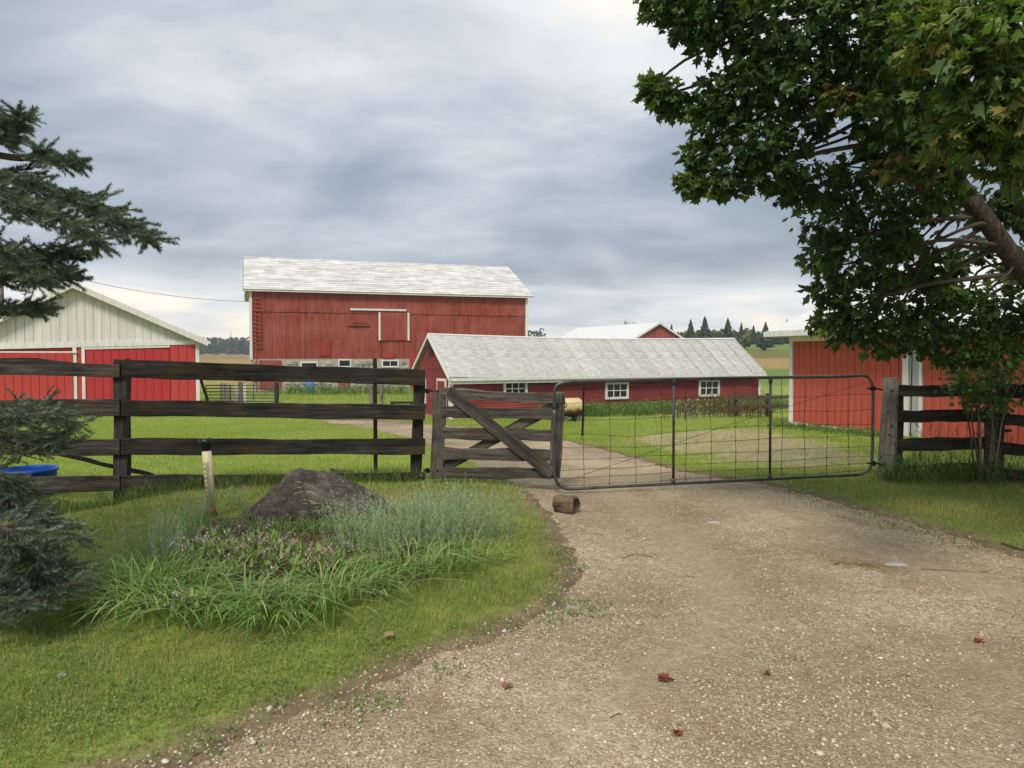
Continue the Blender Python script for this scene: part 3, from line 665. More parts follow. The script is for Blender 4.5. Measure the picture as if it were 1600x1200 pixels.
for side in (0, 1):
    for c in range(NC):
        x = -ov + .02 - random.uniform(0, .8); k0, k1 = c / NC - .006, (c + 1) / NC
        while x < BARN_L + ov:
            w = random.uniform(.7, 1.5); xa, xb = max(x + .008, -ov - .02), min(x + w - .008, BARN_L + ov + .02)
            if xb - xa > .05:
                t = random.uniform(.2, 1); l0 = .038 + random.uniform(-.005, .010)
                m.hexa([slope_pt(xa, k0, side, .004), slope_pt(xb, k0, side, .004), slope_pt(xb, k1, side, .004), slope_pt(xa, k1, side, .004)], [slope_pt(xa, k0, side, l0), slope_pt(xb, k0, side, l0), slope_pt(xb, k1, side, .014), slope_pt(xa, k1, side, .014)], t)
            x += w
o = m.build('shingle', 'barn_roof', roof); o['kind'] = 'stuff'
m = MB(); m.tube([slope_pt(-ov, 1, 0, .02), slope_pt(BARN_L + ov, 1, 0, .02)], .07, 8); m.build('ridge_cap', 'barn_roof', roof)
m = MB(); e0, e1 = slope_pt(-ov, 0, 0, -.12), slope_pt(BARN_L + ov, 0, 0, .0); m.box((e0[0], e0[1] - .045, e0[2] - .03), (e1[0], e0[1] - .003, e1[2] + .02)); m.build('fascia', 'white_paint', roof)
m = MB()
for k0 in (0,): m.hexa([slope_pt(-ov - .05, 0, 0, -.18), slope_pt(-ov - .004, 0, 0, -.18), slope_pt(-ov - .004, 1, 0, -.18), slope_pt(-ov - .05, 1, 0, -.18)], [slope_pt(-ov - .05, 0, 0, .02), slope_pt(-ov - .004, 0, 0, .02), slope_pt(-ov - .004, 1, 0, .02), slope_pt(-ov - .05, 1, 0, .02)])
m.build('rake_board', 'barn_red', roof)
for (xa, xb) in ((-.05, .15), (BARN_L - .15, BARN_L + .05)): bxpart(B, 'corner_board', (xa, -.09, zf - .05), (xb, .04, ze - .1), 'white_paint')
bxpart(B, 'downpipe', (.36, -.11, .2), (.42, -.05, ze - .3), 'shed_red')
lad = B.at(402, 463), B.at(402, 545); x0, x1 = B.at(397, 500)[0], B.at(407, 500)[0]
m = MB()
for xx in (x0, x1): m.box((xx - .03, -.12, lad[1][1]), (xx + .03, -.045, lad[0][1]))
ladder = B.part('ladder', m, 'barn_red')
nr = 13
for i in range(nr): zz = lad[1][1] + .15 + (lad[0][1] - lad[1][1] - .3) * i / (nr - 1); bxpart(B, 'rung', (x0 - .08, -.17, zz - .035), (x1 + .08, -.121, zz + .035), 'barn_red_bright', ladder, .8)
a_, b_ = B.at(547, 483.5), B.at(634, 486.5); bxpart(B, 'door_track', (a_[0], -.16, a_[1] - .06), (b_[0], -.05, a_[1] + .08), 'white_paint')
a_, b_ = B.at(591, 487), B.at(639, 532); dm = MB(); boards(dm, a_[0], b_[0], b_[1], a_[1] - .05, .16, .26, -.03, .05); door = B.part('sliding_door', dm, 'barn_red')
for xx in (a_[0], b_[0] - .13): bxpart(B, 'door_trim', (xx, -.15, b_[1]), (xx + .15, -.096, a_[1] - .05), 'white_paint', door)
a_, b_ = B.at(500, 535), B.at(518, 556); hm = MB(); boards(hm, a_[0], b_[0], b_[1], a_[1], .18, .3, -.02, .05); hatch = B.part('hatch', hm, 'barn_red_bright'); hatch['label'] = 'small brighter hatch low in the barn siding'
a_, b_ = B.at(548, 505), B.at(576, 506.5); bxpart(B, 'vent_slot', (a_[0], -.075, b_[1]), (b_[0], -.05, a_[1]), 'dark_iron'); bxpart(B, 'ledge', (a_[0] - .25, -.13, b_[1] - .12), (b_[0] + .1, -.05, b_[1] - .02), 'barn_red', None, .9)
a_, b_ = B.at(598, 551), B.at(615, 560); bxpart(B, 'shutter', (a_[0], -.11, b_[1]), (b_[0], -.05, a_[1]), 'barn_red_bright')
a_, b_ = B.at(640, 558), B.at(657, 600); bxpart(B, 'feed_door', (a_[0], -.10, -.3), (b_[0], .02, a_[1]), 'barn_red_bright')
for i, (xa, ya, xb, yb) in enumerate(((469, 565, 497, 586), (528, 561, 549, 574), (596, 562, 623, 574))):
    p, q = B.at(xa, ya), B.at(xb, yb); window(B, p[0], q[0], q[1], p[1], .0, (1, 1, 2)[i], 1, .11)
a_, b_ = B.at(405, 563), B.at(440, 608); dm = MB(); boards(dm, a_[0], b_[0], b_[1], a_[1], .2, .3, .0, .06); B.part('stable_door', dm, 'barn_red')
a_, b_ = B.at(529, 588), B.at(547, 608); dm = MB(); boards(dm, a_[0], b_[0], b_[1], a_[1], .2, .3, .0, .06); d2 = B.part('stable_door', dm, 'barn_red'); bxpart(B, 'door_sill', (a_[0] - .05, -.18, b_[1] - .12), (b_[0] + .05, .02, b_[1] - .02), 'field_stone', d2)

# ---- long low coop
CL, CW = 17.8, 4.0
B = Build('poultry_coop', (-2.59, 32.0), (.88, .477), -1.10, 'long low red shed with sloping grey sheet metal roof behind the gates', 'shed')
ze, zr = 2.06, 3.66; zed = 2.06 - 1.60 * .28 / 2.0
m = MB(); m.box((.03, .03, .1), (CL - .03, CW - .03, ze - .19))
for xx, s in ((.03, 1), (CL - .03, -1)): m.add([(xx, .03, ze - .195), (xx, CW - .03, ze - .195), (xx, CW / 2, zr - .2), (xx + s * .05, .03, ze - .195), (xx + s * .05, CW - .03, ze - .195), (xx + s * .05, CW / 2, zr - .2)], [(0, 1, 2), (5, 4, 3), (0, 3, 4, 1), (1, 4, 5, 2), (2, 5, 3, 0)])
B.part('wall', m, 'coop_red')
bxpart(B, 'footing', (-.02, -.02, -.5), (CL + .02, CW + .02, .14), 'mortar')
m = MB(); zz = .15
while zz < ze - .32:     # clapboards, each leaning out over the one below
    t = random.gauss(.5, .18); m.add([(.12, -.030, zz), (CL - .12, -.030, zz), (CL - .12, .028, zz), (.12, .028, zz), (.12, -.002, zz + .118), (CL - .12, -.002, zz + .118), (CL - .12, .028, zz + .118), (.12, .028, zz + .118)], [(0, 3, 2, 1), (4, 5, 6, 7), (0, 1, 5, 4), (1, 2, 6, 5), (3, 0, 4, 7)], t); zz += .115
B.part('clapboard', m, 'coop_red', None, 'stuff')
m = MB(); zz = .15
while zz < zr - .35:
    t = random.gauss(.5, .18); hw = CW / 2 - .1 if zz < ze - .4 else (CW / 2) * (1 - (zz + .25 - ze) / (zr - ze)) - .06
    if hw > .05: m.add([(-.03, CW / 2 - hw, zz), (-.03, CW / 2 + hw, zz), (-.002, CW / 2 + hw, zz + .118), (-.002, CW / 2 - hw, zz + .118), (.028, CW / 2 - hw, zz), (.028, CW / 2 + hw, zz), (.028, CW / 2 + hw, zz + .118), (.028, CW / 2 - hw, zz + .118)], [(0, 1, 2, 3), (0, 4, 5, 1), (3, 2, 6, 7), (0, 3, 7, 4), (1, 5, 6, 2)], t)
    zz += .115
B.part('gable_clapboard', m, 'coop_red', None, 'stuff')
oe, ox = .28, .14; rise = (zr - ze); nrm = Vector((0, -rise, CW / 2)).normalized(); slen = math.hypot(CW / 2 + oe, rise * (1 + oe / (CW / 2)))
NPAN = 21; pw = (CL + 2 * ox) / NPAN; ang = math.atan2(rise, CW / 2)
pm = MB(); pm.box((0, 0, -.02), (pw - .004, slen, .0))
for k in range(4): xx = pw * (k + .5) / 4; pm.box((xx - .012, 0.003, -.001), (xx + .012, slen - .003, .007))
pme = pm.mesh('roof_panel'); bm_ = MB(); bm_.box((-.018, -.01, .0), (.018, slen + .005, .022), 1.); bme_ = bm_.mesh('batten')
m = MB(); m.box((-ox, -oe - .02, zed - .15 - .11), (CL + ox, -oe + .02, zed - .11)); roof = B.part('roof', m, 'white_paint'); roof['label'] = 'grey sheet metal roof with pale seams, sagging a little'
for side in (0, 1):
    for i in range(NPAN + 1):
        x = -ox + pw * i; sag = -.11 * math.sin(math.pi * (x + ox) / (CL + 2 * ox)) + random.uniform(-.006, .006)
        M = Matrix.Translation((x, -oe, ze - rise * oe / (CW / 2) + .02 + sag)) @ Matrix.Rotation(ang, 4, 'X') if side == 0 else Matrix.Translation((x + pw - .004 if i < NPAN else x, CW + oe, ze - rise * oe / (CW / 2) + .02 + sag)) @ Matrix.Rotation(math.pi, 4, 'Z') @ Matrix.Rotation(ang, 4, 'X')
        if i < NPAN: link('roof_panel', pme, 'coop_roof', roof, None, M)
        if side == 0: link('batten', bme_, 'coop_roof', roof, None, M)
m = MB(); m.tube([(-ox - .02 + (CL + 2 * ox + .04) * k / 12, CW / 2, zr + .03 - .11 * math.sin(math.pi * k / 12)) for k in range(13)], .055, 8); m.build('ridge_cap', 'white_metal_roof', roof)
m = MB(); m.box((-ox, -oe - .09, zed - .13), (CL + ox, -oe - .022, zed - .01)); m.build('gutter', 'white_paint', roof)
for yy in (0, 1):   # white rake boards on the near gable
    m = MB(); y0, y1 = (-oe, CW / 2) if yy == 0 else (CW + oe, CW / 2); z0 = ze - rise * oe / (CW / 2)
    m.hexa([(-ox - .05, y0, z0 - .12), (-ox - .004, y0, z0 - .12), (-ox - .004, y1, zr - .12), (-ox - .05, y1, zr - .12)], [(-ox - .05, y0, z0 + .03), (-ox - .004, y0, z0 + .03), (-ox - .004, y1, zr + .03), (-ox - .05, y1, zr + .03)]); m.build('rake_board', 'white_paint', roof)
for xa in (-.03, CL - .13): bxpart(B, 'corner_board', (xa, -.045, .1), (xa + .16, .1, ze - .2), 'white_paint')
for (xa, ya, xb, yb, nz_) in ((786, 592, 823, 622, 2), (945, 597, 981, 623, 2), (1091, 593, 1123, 619, 2)):
    p, q = B.at(xa, ya), B.at(xb, yb); window(B, p[0], q[0], q[1], min(p[1], ze - .22), -.02, 3, nz_, .11)
# gable window and door (on the plane local x = 0)
m = MB(); m.box((-.07, 2.55, .62), (-.02, 3.25, 1.72)); gw = B.part('gable_window', m, 'white_paint'); bxpart(B, 'pane', (-.08, 2.66, .74), (-.0705, 3.14, 1.15), 'window_glass', gw); bxpart(B, 'pane', (-.08, 2.66, 1.21), (-.0705, 3.14, 1.62), 'window_glass', gw)
m = MB(); m.box((-.07, .30, .1), (-.02, 1.25, 1.78)); gd = B.part('door', m, 'white_paint'); bxpart(B, 'door_leaf', (-.085, .40, .1), (-.071, 1.15, 1.68), 'coop_red', gd)
bxpart(B, 'gable_hatch', (-.06, CW / 2 - .25, 2.75), (-.02, CW / 2 + .15, 3.15), 'dark_iron')

# ---- garage on the left: cream gable over red doors
GW, GD = 10.9, 6.2
B = Build('garage', (-25.65, 34.03), (.931, .364), -1.05, 'red and cream gabled garage with wide sliding doors behind the fence', 'garage')
(xl0, bl0), (xr0, br0) = B.at(0, 545.5), B.at(306, 538); (_, tl0), (_, tr0) = B.at(0, 536.5), B.at(306, 531)
def lin(a, b): return lambda x: a + (b - a) * (x - xl0) / (xr0 - xl0)
zbL, zbT = lin(bl0, br0), lin(tl0, tr0)      # the old beam is out of level
PK, zp = B.at(115, 446); zeR = zbT(GW) + .03; zeL = B.at(-104, 551)[1]
zb0, zb1 = min(zbL(0), zbL(GW)), zbT(GW); ze = zeR
def rk(x): return zeL + (zp - zeL) * x / PK if x < PK else zeR + (zp - zeR) * (GW - x) / (GW - PK)
m = MB(); m.box((.05, .08, -.4), (GW - .05, GD, zeL - .1)); m.prism([(.05, zeL - .101), (GW - .05, zeL - .101), (GW - .05, zeR - .1), (PK, zp - .15), (.05, zeL - .1)], .08, GD)
B.part('wall', m, 'garage_red')
gt = lambda x: rk(x) - .04
nb = 31
for i in range(nb):
    xa, xb = GW * i / nb + .006, GW * (i + 1) / nb - .006; m = MB(); xm = PK; zlo = zbT((xa + xb) / 2) - .02
    if gt(xa) < zlo + .05 and gt(xb) < zlo + .05: continue
    top = [(xa, max(gt(xa), zlo + .01)), (xb, max(gt(xb), zlo + .01))] if not (xa < xm < xb) else [(xa, gt(xa)), (xm, gt(xm)), (xb, gt(xb))]
    m.prism([(xa, zlo), (xb, zlo)] + top[::-1], .035, .078, random.uniform(.4, .6)); B.part('gable_board', m, 'cream_siding')
m = MB(); m.prism([(.06, zbT(0)), (GW - .06, zbT(GW)), (GW - .06, gt(GW - .06) - .02), (PK, gt(PK) - .02), (.06, max(gt(.06) - .02, zbT(0) + .01))], .0783, .0797, .35); B.part('gable_backing', m, 'cream_siding')
m = MB(); m.prism([(-.02, zbL(0)), (GW + .02, zbL(GW)), (GW + .02, zbT(GW)), (-.02, zbT(0))], -.03, .07); B.part('beam', m, 'white_paint')
# red wall boards and doors
def red_run(x0, x1, z0, z1, yy, mat, parent=None, step=.35, name='board'):
    n = max(1, round((x1 - x0) / step)); w = (x1 - x0) / n; mm = MB(); mm.box((0.010, -.03, 0), (w - .010, 0, z1 - z0)); me = mm.mesh(name)
    for i in range(n): link(name, me, mat, parent or B.o, (x0 + i * w, yy + random.uniform(-.004, .004), z0))
xA = B.at(114, 580)[0]; xB = B.at(120, 580)[0]; xC = B.at(128, 580)[0]; xD = B.at(133, 580)[0]; xE = B.at(266, 580)[0]; xF = B.at(306, 580)[0]
zA = zbL(0); hB = zbL(xB) + .1; hE = zbL(xD); hF = zbL(GW) + .1
m = MB(); m.box((.35, -.055, -.1), (xA, -.02, zA - .10), .4); dl = B.part('sliding_door', m, 'garage_red_door'); red_run(.35, xA, -.1, zA - .10, -.056, 'garage_red', dl)
bxpart(B, 'door_track', (.0, -.10, zA - .08), (xA + .2, -.035, zA - .015), 'white_paint')
bxpart(B, 'door_trim', (xA + .003, -.028, -.2), (xB, .07, hB), 'white_paint')
red_run(xB, xC, -.2, hB, .06, 'garage_red'); bxpart(B, 'door_trim', (xC, -.027, -.2), (xD, .07, hB), 'white_paint')
m = MB(); m.box((xD, .060, -.2), (xE, .078, hE)); dr = B.part('sliding_door', m, 'garage_red_door'); red_run(xD + .02, xE - .02, -.15, hE - .1, .058, 'garage_red_door', dr)
m = MB(); m.prism([(xD + .003, zbL(xD) - .12), (xE, zbL(xE) - .12), (xE, zbL(xE) + .03), (xD + .003, zbL(xD) + .03)], -.01, .059); B.part('door_head', m, 'cream_siding')
red_run(xE + .01, xF, -.2, hF, .03, 'garage_red'); bxpart(B, 'corner_board', (xF, -.028, -.3), (GW + .03, .12, hF), 'white_paint')
def rkx(x): return zeL + (zp - zeL) / PK * x if x < PK else zeR + (zp - zeR) / (GW - PK) * (GW - x)
def roof_slab(name, ya, yb, lo, hi, mat, parent=None, ext=.42):
    m = MB()
    for x0 in (-ext, GW + ext): m.hexa([(x0, ya, rkx(x0) + lo), (PK, ya, zp + lo), (PK, yb, zp + lo), (x0, yb, rkx(x0) + lo)], [(x0, ya, rkx(x0) + hi), (PK, ya, zp + hi), (PK, yb, zp + hi), (x0, yb, rkx(x0) + hi)])
    return B.part(name, m, mat, parent)
roof = roof_slab('roof', -.35, GD + .3, .02, .12, 'white_metal_roof'); roof_slab('rake_board', -.40, -.353, -.14, .15, 'cream_siding', roof, .44)
m = MB(); zg = rkx(GW + .42); m.box((GW + .425, -.42, zg - .04), (GW + .56, GD + .3, zg + .10)); m.build('gutter', 'cream_siding', roof)
m = MB()
for k in range(9):
    for x0 in (-.40, GW + .40): yk = GD * (k + .5) / 9; m.tube([(x0, yk, rkx(x0) + .122), (PK, yk, zp + .122)], .022, 4)
m.build('roof_rib', 'white_metal_roof', roof)

# ---- red shed on the right, partly behind the maple
SL_, SD_ = 9.6, 8.4
B = Build('machine_shed', (7.61, 21.0), (.327, -.945), -.36, 'bright red ribbed shed with white trim and white roof behind the maple', 'shed')
ztop = B.at(1235, 534)[1]; zbot = B.at(1235, 663)[1]
m = MB(); m.box((.04, .06, zbot), (SL_, SD_, ztop + .3)); B.part('wall', m, 'shed_red')
bxpart(B, 'gap_shade', (.3, .3, -.4), (SL_ - .3, SD_ - .3, zbot - .003), 'dark_iron')  # near-black block paints in the shade of the open gap under the shed
x1, x2, x3, x4 = (B.at(p, 600)[0] for p in (1411, 1420, 1437, 1441))
bw = .222; n0 = int((x1 - .1) / bw)
mm = MB(); mm.box((.009, 0, 0), (bw - .009, .034, ztop - zbot - .08)); sme = mm.mesh('board')
for i in range(n0 + 1): 
    if .12 + i * bw + bw <= x1 + .06: link('board', sme, 'shed_red', B.o, (.10 + i * bw, .02 + random.uniform(0, .006), zbot + .075))
x = x4
while x + bw < SL_: link('board', sme, 'shed_red', B.o, (x, .02 + random.uniform(0, .006), zbot + .075)); x += bw
bxpart(B, 'corner_board', (-.02, -.02, zbot - .01), (.10, .12, ztop), 'white_paint'); bxpart(B, 'skirt_board', (.101, -.005, zbot - .02), (x1, .058, zbot + .07), 'white_paint'); bxpart(B, 'skirt_board', (x4, -.005, zbot - .02), (SL_, .058, zbot + .07), 'white_paint')
bxpart(B, 'door_trim', (x1, -.03, zbot), (x2, .06, ztop), 'white_paint'); bxpart(B, 'door_panel', (x2 + .004, .01, zbot), (x3 - .004, .058, ztop), 'grey_panel'); bxpart(B, 'door_trim', (x3, -.03, zbot), (x4 - .003, .06, ztop), 'white_paint')
bxpart(B, 'door_track', (x2 + .06, .0, zbot), (x2 + .08, .009, ztop), 'dark_iron')
bxpart(B, 'frieze_board', (-.04, -.035, ztop + .003), (SL_, .05, ztop + .22), 'white_paint')
oe, ox = .45, .42; zE = B.at(1206, 521, -oe)[1]; zR = zE + 1.95; hw = SD_ / 2
m = MB()
for s in (0, 1):
    y0 = -oe if s == 0 else SD_ + oe
    m.hexa([(-ox, y0, zE), (SL_ + ox, y0, zE), (SL_ + ox, hw, zR), (-ox, hw, zR)], [(-ox, y0, zE + .07), (SL_ + ox, y0, zE + .07), (SL_ + ox, hw, zR + .07), (-ox, hw, zR + .07)])
roof = B.part('roof', m, 'white_metal_roof')
bxpart(B, 'soffit', (-ox + .02, -oe + .02, zE - .10), (SL_ + ox - .02, .05, zE - .07), 'white_paint', roof); bxpart(B, 'gutter', (-ox - .02, -oe - .11, zE - .09), (SL_ + ox, -oe - .003, zE + .05), 'white_paint', roof)
m = MB(); x = -ox + .1
while x < SL_ + ox:
    for s in (0, 1): m.tube([(x, -oe + .01 if s == 0 else SD_ + oe - .01, zE + .075), (x, hw, zR + .075)], .018, 4)
    x += .23
o = m.build('roof_rib', 'white_metal_roof', roof); o['kind'] = 'stuff'
m = MB(); m.add([(-.0, .06, ztop + .28), (0, SD_, ztop + .28), (0, hw, zR - .02), (.05, .06, ztop + .28), (.05, SD_, ztop + .28), (.05, hw, zR - .02)], [(0, 2, 1), (3, 4, 5), (0, 1, 4, 3), (1, 2, 5, 4), (2, 0, 3, 5)]); B.part('gable_end', m, 'shed_red')

# ---- distant gabled barn behind the coop
cc = P(1029, 530, 110); u_ = np.array((.915, .403))
B = Build('far_barn', (cc[0] - 4 * u_[0], 110 - 4 * u_[1]), u_, -.4, 'distant red gable with a broad white roof beyond the long shed', 'barn')
ze, zr = 4.55, 6.75
m = MB(); m.box((.1, .1, -.5), (7.9, 24, ze)); m.add([(.1, .1, ze), (7.9, .1, ze), (4, .1, zr - .1), (.1, .3, ze), (7.9, .3, ze), (4, .3, zr - .1)], [(0, 1, 2), (5, 4, 3), (0, 3, 4, 1), (1, 4, 5, 2), (2, 5, 3, 0)]); B.part('wall', m, 'barn_red')
m = MB(); boards(m, .1, 7.9, 0, 0, .3, .4, .09, .04, .02, lambda x: ze - .1 + (zr - ze) * (1 - abs(x - 4) / 4)); B.part('siding', m, 'barn_red', None, 'stuff')
m = MB()
for s in (-1, 1): m.hexa([(4 + s * 4.4, -.3, ze - .2), (4, -.3, zr), (4, 24.4, zr), (4 + s * 4.4, 24.4, ze - .2)], [(4 + s * 4.4, -.3, ze - .1), (4, -.3, zr + .1), (4, 24.4, zr + .1), (4 + s * 4.4, 24.4, ze - .1)])
roof = B.part('roof', m, 'white_metal_roof'); m = MB()
for s in (-1, 1): m.hexa([(4 + s * 4.42, -.36, ze - .36), (4, -.36, zr - .16), (4, -.303, zr - .16), (4 + s * 4.42, -.303, ze - .36)], [(4 + s * 4.42, -.36, ze - .06), (4, -.36, zr + .14), (4, -.303, zr + .14), (4 + s * 4.42, -.303, ze - .06)])
m.build('rake_board', 'white_paint', roof)

# ================================================================== FENCES AND GATES
fb = P(190, 768, 9.4); fb[2] = 0
fence = thing('board_fence', fb, 'dark weathered four-board fence in front of the lawn', 'fence')
DA, DB, DC = 9.25, 9.34, 10.4
post('post', P(191, 790, DB + .10), P(191, 561, DB + .10), .165, .13, 'post_wood', fence, fb)
post('post', P(649, 760, DC + .10), P(656, 588, DC + .10), .145, .13, 'post_wood', fence, fb)
post('post', P(-330, 790, DA + .08), P(-330, 560, DA + .08), .165, .13, 'post_wood', fence, fb)
def board_px(x0, t0, b0, d0, x1, t1, b1, d1, mat, parent, base, name='plank', thick=.04, **k):
    A = P(x0, (t0 + b0) / 2, d0); Bp = P(x1, (t1 + b1) / 2, d1); w = (b0 - t0) * d0 / F_PX; w2 = (b1 - t1) * d1 / F_PX
    return plank(name, A, Bp, w, thick, mat, parent, base, w2=w2, **k)
for (t0, b0, t1, b1, tp) in ((556, 582, 562, 589, .06), (624, 650, 624, 649, 0), (685, 711, 685, 711, 0), (746, 772, 743, 768, 0)):
    board_px(-360, t0, b0, DA, 188, t1, b1, DB, 'fence_wood', fence, fb, rough=.007, taper=(0, tp), nseg=30)
for (t0, b0, t1, b1) in ((562, 590, 578, 602), (625, 650, 633, 656), (685, 711, 686, 710), (743, 769, 738, 756)):
    board_px(189, t0, b0, DB, 664, t1, b1, DC, 'fence_wood', fence, fb, rough=.006, nseg=26)
# wooden gate
gb = P(683, 752, 10.2); gb[2] = 0; WL, WR = 10.15, 9.50
wg = thing('wooden_gate', gb, 'weathered grey wooden gate of five slats with crossed braces', 'gate')
post('stile', P(683, 748, WL), P(687, 611, WL), .175, .075, 'gate_stile_wood', wg, gb); post('stile', P(866, 746, WR), P(874, 613, WR), .150, .075, 'gate_stile_wood', wg, gb)
for (t0, b0, t1, b1, bw) in ((605, 622, 615, 630, -.012), (635, 652, 640, 656, 0), (667, 686, 671, 690, 0), (699, 718, 702, 721, 0), (730, 748, 731, 748, 0)):
    board_px(692, t0, b0, WL - .03, 868, t1, b1, WR - .03, 'gate_wood', wg, gb, 'slat', .032, rough=.006, bow=bw, nseg=18)
plank('brace', P(700, 612, WL - .085), P(864, 741, WR - .085), .165, .032, 'gate_wood', wg, gb, rough=.004)
plank('brace', P(694, 730, WL + .03), P(866, 634, WR + .03), .135, .032, 'gate_wood', wg, gb, rough=.004)
m = MB()
for yy, in ((611,), (735,)): m.tube([P(662, yy, DC + .02), P(684, yy, WL - .05)], .012, 6); m.lathe([(.03, -.03), (.03, .03)], 8, c=P(668, yy, DC - .05))
m.build('hinge', 'dark_iron', wg, gb)
m = MB(); m.tube(catmull([P(864, 628, WR - .06), P(868, 632, WR - .07), P(883, 630, 9.30), P(884, 636, 9.4), P(866, 634, WR - .05)], 4), .006, 5); m.build('chain', 'dark_iron', wg, gb)
# tubular wire gate
DL, DR = 9.28, 10.06
tb = P(1110, 760, 9.7); tb[2] = 0
tg = thing('wire_gate', tb, 'wide tubular steel farm gate with sagging wire mesh', 'gate')
def gd(px): return 1 / (1 / DL + (1 / DR - 1 / DL) * (px - 866) / (1363 - 866))
def gp(px, py, off=0.): return P(px, py, gd(px) + off)
top = lambda x: 597.5 - (x - 866) / 497 * 9.5 - 4.5 * math.sin(math.pi * np.clip((x - 866) / 497, 0, 1)) * .3
bot = lambda x: 765 - (x - 866) / 497 * 24.5
loop = [gp(866, 640), gp(866, 615), gp(869, 604), gp(878, 598.5), gp(895, 596.5)] + [gp(x, top(x)) for x in range(950, 1340, 60)] + [gp(1347, 586.5), gp(1357, 590), gp(1362, 598), gp(1364, 612)] + [gp(1363.5, y) for y in (650, 690)] + [gp(1362, 722), gp(1358, 733), gp(1350, 739), gp(1338, 742)] + [gp(x, bot(x)) for x in range(1290, 900, -60)] + [gp(893, 764), gp(880, 762), gp(871, 755), gp(867, 744), gp(866, 730), gp(866, 690)]
pts = catmull(loop + [loop[0]], 5); m = MB(); m.tube(pts, .0195, 10); m.build('frame', 'galvanised_tube', tg, tb, True)
for x in (1053, 1204): m = MB(); m.tube([gp(x, top(x)), gp(x - 1, bot(x))], .017, 8); m.lathe([(.026, -.035), (.026, .035)], 10, c=gp(x, top(x) + 4)); m.lathe([(.026, -.035), (.026, .035)], 10, c=gp(x - 1, bot(x) - 4)); m.build('upright', 'galvanised_tube', tg, tb, True)
stays = (912, 953, 993, 1033, 1072, 1111, 1149, 1185, 1222, 1257, 1292, 1326); fr = (.035, .105, .18, .28, .395, .52, .66, .81)
dent = lambda x, f: .9 * math.sin(x * .021 + f * 9) + .7 * math.sin(x * .05 + f * 17)
def wy(x, f):
    s = max(0, 1 - abs(x - 985) / 130) * math.exp(-((f - .5) / .2) ** 2); return bot(x) + (top(x) - bot(x)) * f + dent(x, f) + 8 * s
for x in stays:
    m = MB(); m.tube([gp(x + .9 * math.sin(k * 1.3 + x), bot(x) + (top(x) - bot(x)) * k / 7) for k in range(8)], .0036, 4)
    for f in fr: m.lathe([(.002, -.009), (.0075, -.004), (.0075, .004), (.002, .009)], 5, c=gp(x, wy(x, f)))
    m.build('stay_wire', 'wire_steel', tg, tb)
for f in fr: m = MB(); m.tube([gp(x, wy(x, f)) for x in np.linspace(868, 1362, 36)], .0034, 4); m.build('line_wire', 'wire_steel', tg, tb)
m = MB(); m.tube([gp(868, 757, -.02), gp(1000, 712, -.02), gp(1150, 660, -.02), gp(1360, 596, -.02)], .0032, 4); m.build('brace_wire', 'wire_steel', tg, tb)
for y in (607, 724): m = MB(); m.tube([gp(1355, y, -.02), gp(1368, y, -.02), P(1379, y + 2, 10.1)], .012, 6); m.lathe([(.034, -.03), (.034, .03)], 10, c=gp(1364, y)); m.build('hinge', 'dark_iron', tg, tb)
m = MB(); m.tube([gp(912, 606, -.03), gp(911, 645, -.03), gp(909.5, 681, -.03)], .011, 6); m.tube([gp(912, 598, -.03), gp(912, 608, -.03)], .004, 5); m.tube([gp(909.5, 681, -.03), gp(908, 685, -.03), gp(910, 687, -.03)], .004, 5)
o = m.build('iron_rod', 'dark_iron', None); tag(o, 'short black iron rod hanging from the wire gate near its latch end', 'rod')
# round gate post
pb = P(1385, 752, 10.15); pb[2] = hz(pb[0], pb[1]); gpz = 1.37; m = MB()
prof = [(.115, -.3), (.118, 0), (.112, .3), (.105, .7), (.098, 1.1), (.094, gpz - .01), (.085, gpz)]
n = 18; V = [((r + .004 * math.sin(k * 2.3 + z * 6)) * math.cos(2 * math.pi * k / n) + .035 * z / gpz, (r + .004 * math.sin(k * 1.7 + z * 9)) * math.sin(2 * math.pi * k / n), z) for r, z in prof for k in range(n)]
F = [(i * n + k, i * n + (k + 1) % n, (i + 1) * n + (k + 1) % n, (i + 1) * n + k) for i in range(len(prof) - 1) for k in range(n)] + [tuple((len(prof) - 1) * n + k for k in range(n))]
m.add(V, F); gpost = thing('gate_post', pb, 'round pale grey log post that carries the wire gate', 'post'); m.build('trunk', 'round_post_wood', gpost, (0, 0, 0), True)
for z, a in ((.32, 200), (.62, 250), (.74, 262), (.92, 235), (1.2, 255), (.5, 290), (1.0, 300)):
    m = MB(); c = (.11 * math.cos(R(a)) + .03 * z, .105 * math.sin(R(a)), z); m.lathe([(.003, -.016), (.018, -.008), (.018, .008), (.003, .016)], 8, c=c); m.build('knot', 'twig_bark', gpost)
# right-hand board fence
rb = P(1405, 750, 10.2); rb[2] = 0; RD = 10.2
rf = thing('board_fence', rb, 'dark mossy board fence to the right of the round gate post', 'fence')
post('post', P(1400, 752, RD - .02), P(1403, 602, RD - .02), .115, .13, 'post_wood', rf, rb)
post('post', P(1551, 768, RD + .1), P(1556, 580, RD + .1), .19, .17, 'post_wood', rf, rb)
for (t0, b0, t1, b1) in ((602, 620, 601, 619), (641, 660, 640, 659), (685, 705, 682, 702), (727, 741, 722, 738)):
    board_px(1395, t0, b0, RD - .09, 1560, t1, b1, RD - .09, 'fence_wood', rf, rb, rough=.006)
for (t0, b0, t1, b1) in ((599, 619, 601, 630), (646, 663, 657, 680), (690, 708, 706, 728), (730, 746, 752, 770)):
    board_px(1548, t0, b0, RD - .12, 1760, t1, b1, RD - 1.6, 'fence_wood', rf, rb, rough=.006)
m = MB(); m.tube([P(1570, 673, RD - .1), P(1580, 673, RD - .2)], .02, 6); m.build('insulator', 'black_plastic', rf, rb)
